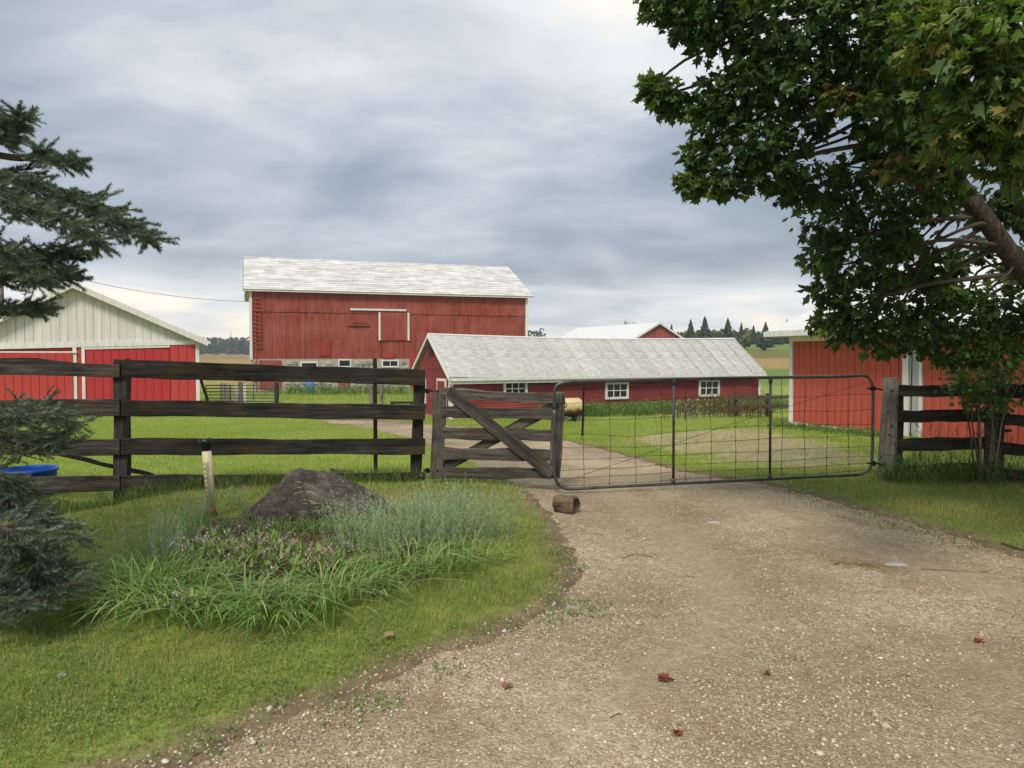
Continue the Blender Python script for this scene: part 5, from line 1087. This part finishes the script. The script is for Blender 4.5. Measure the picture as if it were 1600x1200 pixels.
for (ya, yb, xt, yt_, d) in low:
    tip = P(xt, yt_, d); z0 = P(0, ya - 25, 5.3)[2]; add_limb([TRK(max(z0, .12)), P(-90, ya, d + .2), P((xt - 20) * .4, (ya + yb) / 2, d + .05), tip], .36, .85, .029, .0038, 64)
for i in range(46):      # the rest of the tree, out of the picture
    z = RNG.uniform(.4, 7.6); a = RNG.uniform(0, 2 * math.pi); L = (8.6 - z) * .30
    dirn = np.array((math.cos(a), math.sin(a), 0)); tip = TRK(z) + dirn * L + (0, 0, -.25 * L)
    if tip[1] > .3 and tip[0] / tip[1] > -.72 and (tip[2] - CAM_H) / tip[1] < .52: continue
    add_limb([TRK(z), TRK(z) + dirn * L * .5 + (0, 0, -.05 * L), tip], .36, .6, .03, .005, 16)
# --- sapling against the right fence
sb = P(1538, 752, 9.95); sb[2] = hz(sb[0], sb[1]); sap = thing('sapling', sb, 'thin many-stemmed sapling growing against the right fence', 'sapling'); lv = []
for i, (x0, x1, x2, y2, d) in enumerate(((1530, 1528, 1500, 585, 9.9), (1535, 1530, 1518, 570, 9.8), (1540, 1545, 1530, 565, 9.9), (1545, 1552, 1558, 560, 9.85), (1548, 1560, 1585, 570, 9.8), (1550, 1568, 1600, 585, 9.75), (1526, 1512, 1490, 600, 9.85), (1556, 1550, 1545, 575, 9.8), (1533, 1518, 1525, 610, 9.7))):
    m = MB(); pts = [P(x0, 762, d + .05), P((x0 + x1) / 2, 705, d), P(x1, 650, d - .03), P((x1 + x2) / 2, 615, d - .06), P(x2, y2, d - .1)]; cp = catmull(pts, 5); m.tube(cp, np.linspace(.022 if i in (2, 3) else .014, .004, len(cp)), 6)
    for j in range(8):
        k = RNG.integers(6, len(cp) - 1); q = cp[k] + np.array((RNG.normal(0, .14), RNG.normal(0, .12), RNG.uniform(.05, .25))); m.tube([cp[k], (cp[k] + q) / 2 + (0, 0, .02), q], [.005, .004, .002], 4)
        if q[2] > .95: lv.append(q)
    m.build('stem', 'pale_twig' if i % 2 else 'twig_bark', sap, sb, True)
lv = np.array(lv + [P(x, y, 9.75) for x, y in ((1490, 578), (1505, 572), (1520, 580), (1535, 572), (1500, 590), (1548, 580), (1515, 562), (1575, 572))]); c = np.repeat(lv, 14, 0); c = c + RNG.normal(0, .085, c.shape); n = len(c); ex, ey, ez = leaf_frames(n, ell(n)); s = RNG.uniform(.05, .085, n)
V = c[:, None] + s[:, None, None] * (LEAF3[None, :, 0:1] * ex[:, None] + LEAF3[None, :, 1:2] * ey[:, None] + LEAF3[None, :, 2:3] * ez[:, None]); F = (LEAFF[None] + (np.arange(n) * 16)[:, None, None]).reshape(-1, 3)
soup('foliage', (V.reshape(-1, 3), F, np.repeat(np.clip(RNG.normal(.5, .15, n), 0, .72), 16)), 'maple_leaf', sap, sb, 'stuff')

# --- garden bed plants
def tuft(name, px, py, n, hmin, hmax, w, lean, mat, label, cat, group, spread=.12, seg=4, droop=.25, part='leaves', tone0=.5):
    c = G(px, py); k = int(n * RNG.uniform(.75, 1.25)); hmin, hmax, lean = hmin * RNG.uniform(.75, 1.1), hmax * RNG.uniform(.75, 1.12), lean * RNG.uniform(.8, 1.15); pos = np.stack([c[0] + RNG.normal(0, spread, k), c[1] + RNG.normal(0, spread * .8, k)], 1); z = Hgt(pos[:, 0], pos[:, 1])
    t = thing(name, c, label, cat, group); yaw = np.arctan2(pos[:, 1] - c[1], pos[:, 0] - c[0]) - np.pi / 2 + RNG.normal(0, .7, k)
    VFT = blades(np.stack([pos[:, 0], pos[:, 1], z - .01], 1), RNG.uniform(hmin, hmax, k), w * RNG.uniform(.7, 1.25, k), RNG.uniform(.15, 1, k) * lean, seg, .8, np.where(RNG.uniform(0, 1, k) < .06, 1., np.clip(RNG.normal(tone0 + RNG.uniform(-.16, .14), .2, k), 0, 1)), yaw, droop)
    soup(part, VFT, mat, t, c, 'stuff'); return t, c
ORD = ('leftmost', 'second from left', 'third from left', 'fourth from left', 'fifth from left', 'sixth from left', 'seventh from left', 'rightmost')
FRONT = 'arching bright green strap-leaved clump along the front of the garden bed'
for i_, (px, py) in enumerate(((165, 945), (215, 962), (265, 975), (325, 978), (385, 978), (445, 975), (505, 962), (545, 945))): tuft('daylily', px, py, 110, .26, .46, .010, 1.55, 'strap_leaf', 'arching bright green strap-leaved clump in the front row of the bed, %s' % ORD[i_], 'plant', 'strap-leaved clumps along the front of the bed', .12, 6, .62)
for i_, (px, py) in enumerate(((610, 925), (650, 905), (700, 895), (740, 878))): tuft('daylily', px, py, 100, .24, .40, .010, 1.5, 'strap_leaf', 'bright green strap-leaved clump at the right front of the bed, %s' % (ORD[:3] + ORD[-1:])[i_], 'plant', 'strap-leaved clumps at the right of the bed', .12, 6, .55)
for i_, (px, py) in enumerate(((330, 850), (360, 868), (405, 838), (430, 862), (450, 845), (500, 842), (555, 838))): tuft('daylily', px, py, 110, .13, .24, .008, 1.4, 'strap_leaf', 'bright green strap-leaved clump at the foot of the boulder, %s' % (ORD[:6] + ORD[-1:])[i_], 'plant', 'strap-leaved clumps below the boulder', .14, 6, .5)
for i_, (px, py) in enumerate(((180, 925), (205, 905), (230, 945), (250, 925), (290, 940))): tuft('daylily', px, py, 90, .22, .40, .007, 1.4, 'strap_leaf', 'green grassy clump at the left end of the garden bed, %s' % (ORD[:4] + ORD[-1:])[i_], 'plant', 'grassy clumps at the left of the bed', .14, 5, .4, tone0=.38)
for i_, (px, py) in enumerate(((350, 925), (400, 940), (455, 945), (520, 900), (575, 905), (310, 925), (290, 895), (545, 875), (470, 880), (375, 885))): tuft('broad_weed', px, py, 70, .07, .19, .016, 1.2, 'weed_leaf', 'low leafy plant between the pink flowers of the garden bed', 'plant', 'low leafy plants in the middle of the bed', .12, 4, .35, tone0=.8)
def toadflax(px, py, n, h, label, group, spread=.15):
    c = G(px, py); t = thing('toadflax', c, label, 'plant', group); pos = np.stack([c[0] + RNG.normal(0, spread, n), c[1] + RNG.normal(0, spread * .7, n)], 1); z = Hgt(pos[:, 0], pos[:, 1]); hh = h * RNG.uniform(.6, 1.1, n)
    ln = np.stack([RNG.normal(0, .20, n) + (pos[:, 0] - c[0]) * .8, RNG.normal(0, .16, n)], 1); m = []; LV = []
    b = np.stack([pos[:, 0], pos[:, 1], z], 1); tip = b + np.stack([ln[:, 0] * hh, ln[:, 1] * hh, hh], 1)
    sd = np.array((.0022, 0, 0)); V = np.stack([b - sd, b + sd, tip], 1).reshape(-1, 3); soup('stem', (V, np.arange(len(V)).reshape(-1, 3), np.full(len(V), .3)), 'toadflax_leaf', t, c, 'stuff')
    k = 34; u = np.sort(RNG.uniform(.12, 1.02, (n, k)), 1); bp_ = b[:, None] + (tip - b)[:, None] * u[..., None]; a = RNG.uniform(0, 6.28, (n, k)); L = RNG.uniform(.022, .040, (n, k)) * (1.15 - .55 * u)
    dv = np.stack([np.cos(a) * .75, np.sin(a) * .75, np.full_like(a, .75)], 2) * L[..., None]; s = np.stack([-np.sin(a), np.cos(a), 0 * a], 2) * .0034
    V = np.stack([bp_ - s, bp_ + dv * .5 - s * .9, bp_ + dv, bp_ + dv * .5 + s * .9], 2).reshape(-1, 3); F = np.arange(len(V)).reshape(-1, 4); tn = np.broadcast_to(np.clip(RNG.normal(.5, .18, (n, 1, 1)) + .25 * (u[..., None] - .5), 0, 1), (n, k, 4)).reshape(-1)
    soup('leaves', (V, F, tn), 'toadflax_leaf', t, c, 'stuff')
for px, py in ((560, 868), (600, 885), (640, 880), (685, 868), (725, 855), (755, 842), (625, 850), (670, 840), (710, 828)): toadflax(px, py, 70, .42, 'feathery grey-green clump in the right half of the garden bed', 'feathery clumps at the right of the bed')
for px, py in ((285, 868), (255, 905), (225, 885)): toadflax(px, py, 46, .40, 'feathery grey-green clump left of the rain gauge', 'feathery clumps at the left of the bed', .11)
toadflax(310, 838, 26, .34, 'slender feathery clump just in front of the rain gauge', None, .06); toadflax(372, 790, 14, .24, 'small feathery sprig between rain gauge and boulder', None, .05); toadflax(386, 832, 9, .26, 'few feathery stems against the left foot of the boulder', None, .035)
def flower_plant(px, py, label, group, nf=9):
    c = G(px, py); t = thing('flowering_plant', c, label, 'flower', group); n = 60; v = ell(n); v[:, 2] = np.abs(v[:, 2]); p = c + v * np.array((.15, .12, .16)) + (0, 0, .03); yaw = RNG.uniform(0, 6.28, n)
    soup('leaves', blades(p, RNG.uniform(.03, .06, n), RNG.uniform(.018, .03, n), RNG.uniform(.4, 1.2, n), 2, .3, np.clip(RNG.normal(.75, .2, n), 0, 1)), 'weed_leaf', t, c, 'stuff')
    q = c + np.stack([RNG.normal(0, .10, nf), RNG.normal(0, .08, nf), RNG.uniform(.12, .25, nf)], 1); k = 11; pp = np.repeat(q, k, 0) + RNG.normal(0, .015, (nf * k, 3)); soup('flower', blades(pp, RNG.uniform(.008, .018, nf * k), RNG.uniform(.007, .012, nf * k), RNG.uniform(.2, 1.3, nf * k), 1, .3), 'pink_petal', t, c, 'stuff')
    s_ = MB()
    for w in q: s_.tube([c + (RNG.normal(0, .03), RNG.normal(0, .03), 0), w], [.003, .002], 4)
    s_.build('stem', 'twig_bark', t, c)
for px, py in ((330, 900), (365, 905), (395, 892), (430, 900), (460, 905), (490, 912), (440, 920), (480, 930), (400, 915), (345, 885), (415, 882), (510, 925), (300, 905)): flower_plant(px, py, 'low plant with dusty pink flowers in the middle of the garden bed', 'pink flowers in the middle of the bed')
flower_plant(298, 985, 'single pink-flowered plant at the front edge of the garden bed', None, 4)
# vine seedling in front of the boulder
c = G(487, 838); vine = thing('vine_seedling', c, 'upright seedling with paired yellow-green leaves before the boulder', 'seedling'); tp_ = P(470, 748, c[1] + .02) - c; m = MB(); stem = catmull([(0, 0, 0), tp_ * .5 + (.02, 0, 0), tp_], 6); m.tube(stem, .004, 5); m.build('stem', 'twig_bark', vine)
m0 = np.array([(0, 0, 0), (.35, .16, .02), (.75, .12, -.05), (1, 0, -.16), (.75, -.12, -.05), (.35, -.16, .02)]); lm = raw_mesh('leaf', m0, [(0, 1, 5), (1, 2, 4), (1, 4, 5), (2, 3, 4)], [.85] * 6)
for i, t in enumerate((.35, .5, .62, .76, .90, .97)):
    for s in (-1, 1): p = stem[int(t * (len(stem) - 1))]; L = random.uniform(.08, .13); link('leaf', lm, 'strap_leaf', vine, None, Matrix.Translation(Vector(p)) @ Matrix.Rotation((0 if s > 0 else math.pi) + random.uniform(-.5, .5), 4, 'Z') @ Matrix.Rotation(random.uniform(-.3, .25), 4, 'Y') @ Matrix.Scale(L, 4))
# --- weeds
def weed_mass(name, pts, h0, h1, w, mat, label, n_each=26, spread=.18, lean=.7, seg=3, flowers=0, tone0=.5):
    """one rank patch of weeds, uncountable"""
    c = np.repeat(np.array(pts, float)[:, :2], n_each, 0) + RNG.normal(0, spread, (len(pts) * n_each, 2)); z = Hgt(c[:, 0], c[:, 1]); n = len(c); h = RNG.uniform(h0, h1, n)
    parts = [blades(np.stack([c[:, 0], c[:, 1], z - .01], 1), h, w * RNG.uniform(.6, 1.3, n), RNG.uniform(.1, 1, n) * lean, seg, .6, np.clip(RNG.normal(tone0, .22, n), 0, 1))]
    k = 5; u = RNG.uniform(.3, 1, (n, k)); lp_ = np.stack([c[:, 0], c[:, 1], z], 1)[:, None] + np.stack([RNG.normal(0, .10, (n, k)) * h[:, None], RNG.normal(0, .10, (n, k)) * h[:, None], h[:, None] * u], 2); lp_ = lp_.reshape(-1, 3); q = len(lp_)
    parts.append(blades(lp_, np.repeat(np.clip(h * .22, .008, .10), k) * RNG.uniform(.5, 1.2, q), w * RNG.uniform(1., 2.2, q), RNG.uniform(.4, 1.5, q), 2, .3, np.clip(RNG.normal(tone0, .22, q), 0, 1)))
    o = soup(name, join(parts), mat); tag(o, label, None, None, 'stuff')
    return c, z, h
B0 = np.array((-2.59, 32.0)); cu_ = np.array((.88, .477)); cn_ = np.array((.477, -.88))
wp = [B0 + cu_ * t + cn_ * (.3 + RNG.uniform(0, 1) * (1.0 + .7 * smooth(4, 9, t))) for t in RNG.uniform(4.3, 18.2, 150)]
c, z, h = weed_mass('weeds', wp, .18, .62, .018, 'weed_leaf', 'tall green weeds growing along the front of the long shed', 26, .35, .5)
wp = [P(x, y, d) for x, y, d in ((1075, 650, 27), (1100, 655, 26.5), (1125, 655, 26), (1150, 660, 25.5), (1165, 668, 25), (1180, 660, 25.5), (1140, 645, 27), (1090, 640, 28), (1062, 645, 28))]
weed_mass('dry_weeds', wp, .35, .95, .014, 'dry_weed', 'brown seeding dock stalks at the end of the weed patch', 45, .40, .35)
fl = np.array([P(x, y, 26.8) for x, y in zip(RNG.uniform(1055, 1130, 130), RNG.normal(640, 9, 130))]); fl[:, 2] = np.clip(fl[:, 2], -1, .15)
tag(soup('wild_asters', join([blades(fl + RNG.normal(0, .02, fl.shape), RNG.uniform(.02, .05, 130), RNG.uniform(.03, .055, 130), RNG.uniform(.2, 1, 130), 1, .3), blades(np.stack([fl[:, 0], fl[:, 1], Hgt(fl[:, 0], fl[:, 1])], 1), fl[:, 2] - Hgt(fl[:, 0], fl[:, 1]) + .02, np.full(130, .008), np.full(130, .02), 1, .3, np.full(130, .1))]), 'white_petal'), 'small white flowers scattered through the weed patch', None, None, 'stuff')
wp = [P(x, y, d) for x, y, d in [(1215 + 14 * k, 672 + 1.6 * k, 20.3 - .30 * k) for k in range(12)]]
weed_mass('wall_weeds', wp, .05, .17, .014, 'weed_leaf', 'low green weeds along the foot of the red shed', 60, .24, .9)
weed_mass('post_weeds', [P(x, 750, 9.95) for x in (1395, 1420, 1450, 1480, 1510, 1530, 1550, 1575)], .10, .36, .010, 'weed_leaf', 'rank weeds round the foot of the right fence', 40, .14, .8, tone0=.35)
weed_mass('dry_stalks', [P(x, 745, 10.6) for x in (1425, 1440, 1460, 1480)] + [P(1530, 752, 9.9), P(1560, 755, 9.9)], .30, .85, .005, 'dry_weed', 'dry brown stalks behind the right fence', 18, .12, .35, tone0=.8)
weed_mass('barn_weeds', [P(x, 610, 55) for x in range(440, 640, 9)], .25, .8, .05, 'weed_leaf', 'weeds growing along the stone barn foundation', 16, .5, .6)
weed_mass('edge_weeds', [G(x, y) for x, y in ((905, 955), (880, 935), (845, 965), (915, 945), (860, 900), (895, 880), (560, 1100), (600, 1085), (870, 870), (690, 1040), (330, 1160), (440, 1080), (215, 1090), (320, 1095), (740, 985))], .015, .05, .006, 'weed_leaf', 'low broadleaf weeds along the drive edge', 40, .085, 1.2, 2, tone0=.62)
weed_mass('verge_weeds', [G(x, y) for x, y in zip(RNG.uniform(10, 880, 190), RNG.uniform(985, 1190, 190)) if drive_sd(*[np.array([v]) for v in G(x, y)[:2]])[0] < -.2], .012, .034, .006, 'weed_leaf', 'clover and plantain in the left verge', 16, .09, 1.2, 2, tone0=1.05)
weed_mass('right_edge_weeds', [G(x, y) for x, y in ((1225, 765), (1262, 775), (1300, 790), (1345, 800), (1390, 815), (1440, 828), (1500, 845), (1280, 770))], .015, .06, .007, 'weed_leaf', 'low weeds where the right verge meets the gravel', 34, .12, 1.2, 2, tone0=.45)
# straw and litter
def straw(pts, n, spread, name, label):
    c = np.repeat(np.array([G(*p) for p in pts]), n, 0); c[:, :2] += RNG.normal(0, spread, (len(c), 2)); c[:, 2] = Hgt(c[:, 0], c[:, 1]) + .02; k = len(c); a = RNG.uniform(0, 6.28, k); L = RNG.uniform(.04, .16, k); d = np.stack([np.cos(a), np.sin(a), RNG.normal(0, .05, k)], 1) * L[:, None]; s = np.stack([-np.sin(a), np.cos(a), 0 * a], 1) * .0018
    V = np.stack([c - s, c + d - s, c + d + s, c + s], 1).reshape(-1, 3); tag(soup(name, (V, np.arange(len(V)).reshape(-1, 4), np.repeat(RNG.uniform(0, 1, k), 4)), 'straw'), label, None, None, 'stuff')
straw(((1340, 878), (1365, 881), (1385, 884), (1325, 875)), 45, .06, 'straw_wisps', 'wisps of straw on the gravel beside the flat white stone')
straw(((1130, 692), (1150, 690), (1165, 694), (1120, 698)), 260, .35, 'spilled_straw', 'patch of spilled straw in the yard behind the wire gate')

# --- small things on the ground
def stone(px, py, w, h, label, mat='loose_stone', flat=.5):
    c = G(px, py); d = c[1]; rx = w * d / F_PX / 2; V = []; nu, nv = 10, 6; ph = random.uniform(0, 6)
    for j in range(nv):
        b = -math.pi / 2 + math.pi * j / (nv - 1)
        for i in range(nu): a = 2 * math.pi * i / nu; k = 1 + .16 * math.sin(2 * a + ph) + .1 * math.sin(5 * a + ph * 2 + j); V.append((rx * k * math.cos(a) * math.cos(b), rx * .75 * k * math.sin(a) * math.cos(b), rx * flat * math.sin(b)))
    m = MB(); m.add(V, [(j * nu + i, j * nu + (i + 1) % nu, (j + 1) * nu + (i + 1) % nu, (j + 1) * nu + i) for j in range(nv - 1) for i in range(nu)])
    tag(m.build('stone', mat, None, (0, 0, 0), True, None, c + (0, 0, rx * flat * .45)), label, 'stone', 'loose stones')
for a in ((808, 1014, 16, 12, 'pale wedge-shaped stone where the verge meets the gravel'), (446, 1154, 24, 12, 'flat pale stone near the bottom edge left of centre'), (722, 1146, 15, 10, 'small grey stone on the gravel near the bottom centre'), (900, 1098, 14, 10, 'pale pebble left of the lower red leaf'), (921, 1064, 18, 10, 'whitish flat stone on the gravel left of the red leaf'),
          (97, 1056, 18, 8, 'dark slate stone sunk in the left verge'), (560, 1098, 16, 10, 'brownish stone on the gravel edge'), (700, 1033, 14, 8, 'small tan stone among the gravel rim'), (258, 1182, 14, 9, 'pale stone in the bottom left corner of the gravel'), (1400, 877, 34, 10, 'flat white stone slab half buried on the right of the drive'), (1115, 812, 22, 8, 'flat pale stone on the drive beyond the log'), (946, 1150, 15, 10, 'grey-blue pebble near the bottom of the drive')): stone(*a, flat=.22 if 'flat' in a[4] else .5)
def fallen_leaf(px, py, w, tone, label):
    c = G(px, py); s = w * c[1] / F_PX; V = LEAF3 * s; V[:, 2] = np.abs(np.sin(V[:, 0] / s * 4)) * s * .22 + .01; tag(link('fallen_leaf', raw_mesh('fallen_leaf', V, LEAFF, [tone] * 16), 'dead_leaf', None, c + (0, 0, .012), None), label, 'leaf', 'fallen leaves').rotation_euler = (0, 0, random.uniform(0, 6))
for a in ((1030, 1056, 30, .1, 'curled red leaf on the middle of the gravel'), (1058, 1141, 22, .05, 'small red leaf near the bottom of the drive'), (1522, 996, 20, .15, 'reddish leaf on the right of the gravel'), (616, 1000, 26, .98, 'pale dry leaf lying on the mown verge'), (795, 1064, 24, .7, 'brown leaf where the gravel meets the verge'), (1195, 1044, 16, .35, 'thin brown leaf right of the red one')): fallen_leaf(*a)
def twig(pts, r, label):
    m = MB(); m.tube(catmull([G(*p) + (0, 0, .014) for p in pts], 5), r, 5); tag(m.build('twig', 'twig_bark', None), label, 'twig', 'twigs on the drive')
twig(((1440, 884), (1490, 887), (1545, 889)), .006, 'long thin twig to the right of the white slab'); twig(((972, 868), (990, 863), (1020, 866)), .006, 'forked dark twig on the drive beyond the gravel bend'); twig(((1565, 850), (1600, 861)), .008, 'dark stick at the right edge of the drive'); twig(((1305, 877), (1318, 874), (1326, 878)), .008, 'short dark stick left of the straw wisps')
twig(((953, 1113), (960, 1109), (970, 1105)), .005, 'tiny twig low on the gravel')

# ================================================================== FAR TREES
def leafquads(c, s, tone):
    n = len(c); a = ell(n); b = np.cross(a, ell(n)); b /= np.linalg.norm(b, axis=1)[:, None]; d = np.cross(a, b); s = s[:, None]
    V = np.stack([c - b * s, c - d * s * .7, c + b * s, c + d * s * .7], 1).reshape(-1, 3); return V, np.arange(len(V)).reshape(-1, 4), np.repeat(tone, 4)
def conifer(px, ytop, d, wide, label, ybase=None):
    x = P(px, 540, d)[0]; z0 = hz(x, d); h = P(px, ytop, d)[2] - z0; t = thing('conifer', (x, d, z0), label, 'tree', 'conifers on the far slope'); m = MB(); m.tube([(0, 0, -.3), (0, 0, h * .95)], [h * .022, .02], 6); m.build('trunk', 'bark', t)
    n = 1500; f = RNG.uniform(0, 1, n) ** .75; lay = np.abs(((1 - f) * 13 + RNG.normal(0, .08, n)) % 1); a = RNG.uniform(0, 6.28, n); r = wide * h * (1 - (1 - f) * .98) * (.35 + .65 * RNG.uniform(0, 1, n) ** .6) * (.72 + .4 * lay) * (1 + .16 * np.sin(a * 5 + f * 20)); f2 = 1 - f
    c = np.stack([r * np.cos(a), r * np.sin(a), h * (.04 + .96 * f2) - .12 * r], 1); s = (.22 + .22 * f) * h / 9
    V, F, T = leafquads(c, s, np.clip(RNG.normal(.5, .22, n), 0, 1)); soup('crown', (V, F, T), 'far_conifer', t, (0, 0, 0), 'stuff')
for px, yt_, d, w, lb in ((1049, 507, 200, .28, 'conifer just right of the distant red gable'), (1079, 499, 190, .30, 'conifer left of the tallest one on the far slope'), (1101, 494, 190, .32, 'tallest conifer on the far slope, above the shed roof'), (1137, 497, 186, .36, 'broad conifer above the right end of the shed roof'), (1158, 504, 195, .22, 'slim conifer right of the broad one'), (1177, 508, 200, .28, 'conifer set back between slim and front ones'), (1196, 503, 180, .36, 'front conifer standing low on the far lawn'), (1216, 510, 196, .30, 'conifer partly behind the red shed eave'), (1229, 499, 210, .10, 'small pointed conifer above the red shed roof edge'), (1288, 466, 120, .22, 'grey conifer top rising behind the red shed roof'), (1246, 506, 200, .2, 'conifer hidden mostly by the red shed')): conifer(px, yt_, d, w, lb)
def broadleaf(px, ytop, d, r, label, name='broadleaf_tree', n=700, mat='far_broadleaf'):
    x = P(px, 540, d)[0]; z0 = hz(x, d); h = P(px, ytop, d)[2] - z0; t = thing(name, (x, d, z0), label, 'tree', 'leafy trees on the far slope'); m = MB(); m.tube([(0, 0, -.3), (0, 0, h * .6)], [.16, .08], 6); m.build('trunk', 'bark', t)
    v = ell(n); c = v * (RNG.uniform(.3, 1, n) ** .5)[:, None] * np.array((r, r, h * .45)) * (1 + .25 * np.sin(v[:, :1] * 6 + v[:, 2:3] * 5 + px)) + (0, 0, h * .54); soup('crown', leafquads(c, RNG.uniform(.2, .4, n), np.clip(RNG.normal(.45, .22, n) + .2 * (v[:, 2] > .3), 0, 1)), mat, t, (0, 0, 0), 'stuff')
for i, px in enumerate((1062, 1070, 1090, 1113, 1121, 1128, 1148, 1164, 1170, 1185, 1206, 1222, 1236)): broadleaf(px, (519, 518, 517, 516, 518, 515, 516, 514, 516, 518, 518, 519, 518)[i], (215, 210, 214, 212, 216, 214, 210, 216, 212, 214, 205, 212, 208)[i], RNG.uniform(1.2, 2.0), ('yellow-green leafy tree between the far conifers, %s' % ('right of the distant gable', 'just left of the second conifer', 'beside the tallest conifer', 'right of the tallest conifer', 'in the gap before the broad conifer', 'touching the broad conifer', 'behind the slim conifer', 'right of the slim conifer', 'in the middle of the tree row', 'left of the front conifer', 'right of the front conifer', 'beside the red shed eave', 'behind the red shed corner')[i]))
broadleaf(1163, 522, 172, 1.6, 'low spreading yellow-green tree on the far lawn', 'broadleaf_tree', 500); broadleaf(1193, 527, 166, 1.3, 'dark rounded bush standing low on the far lawn', 'broadleaf_tree', 700, 'far_conifer')
for px, yt_, d, lb in ((978, 500, 330, 'left of two small treetops above the far white roof'), (986, 499, 330, 'right of two small treetops above the far white roof')): broadleaf(px, yt_ + 2, d, 2.0, lb, 'broadleaf_tree', 400, 'far_conifer')
# wooded ridge on the horizon, one mass
n = 740; X = RNG.uniform(-520, 22, n); Y = RNG.uniform(470, 700, n); z = Hgt(X, Y); hh = RNG.uniform(6, 11, n) + 5 * smooth(-120, 60, X) + (Y - 470) * .012; cs = []; ts = []; ss = []
for i in range(n):
    k = 34; v = ell(k); cs.append(np.array((X[i], Y[i], z[i] + hh[i] * .5)) + v * np.array((3.6, 3.6, hh[i] * .52))); ts.append(np.clip(RNG.normal(.2 + RNG.uniform(0, .5), .15, k), 0, 1)); ss.append(RNG.uniform(1.0, 2.0, k))
tag(soup('far_woods', leafquads(np.concatenate(cs), np.concatenate(ss), np.concatenate(ts)), 'far_wood'), 'wooded ridge along the far horizon', None, None, 'stuff')

# ================================================================== AIR
m = MB(); m.box((-1150, -160, -4), (1150, 1150, 36)); hz_ = m.mesh('haze'); hm_ = bpy.data.materials.new('haze_air'); hm_.use_nodes = True; nt_ = hm_.node_tree; nt_.nodes.clear()
o_ = nt_.nodes.new('ShaderNodeOutputMaterial'); v_ = nt_.nodes.new('ShaderNodeVolumePrincipled'); v_.inputs['Color'].default_value = (.86, .92, 1, 1); v_.inputs['Density'].default_value = .00042; v_.inputs['Anisotropy'].default_value = .0; nt_.links.new(v_.outputs[0], o_.inputs['Volume'])
hz_.materials.append(hm_); tag(link('haze', hz_, None), 'thin blue haze lying over the far fields', None, None, 'stuff')
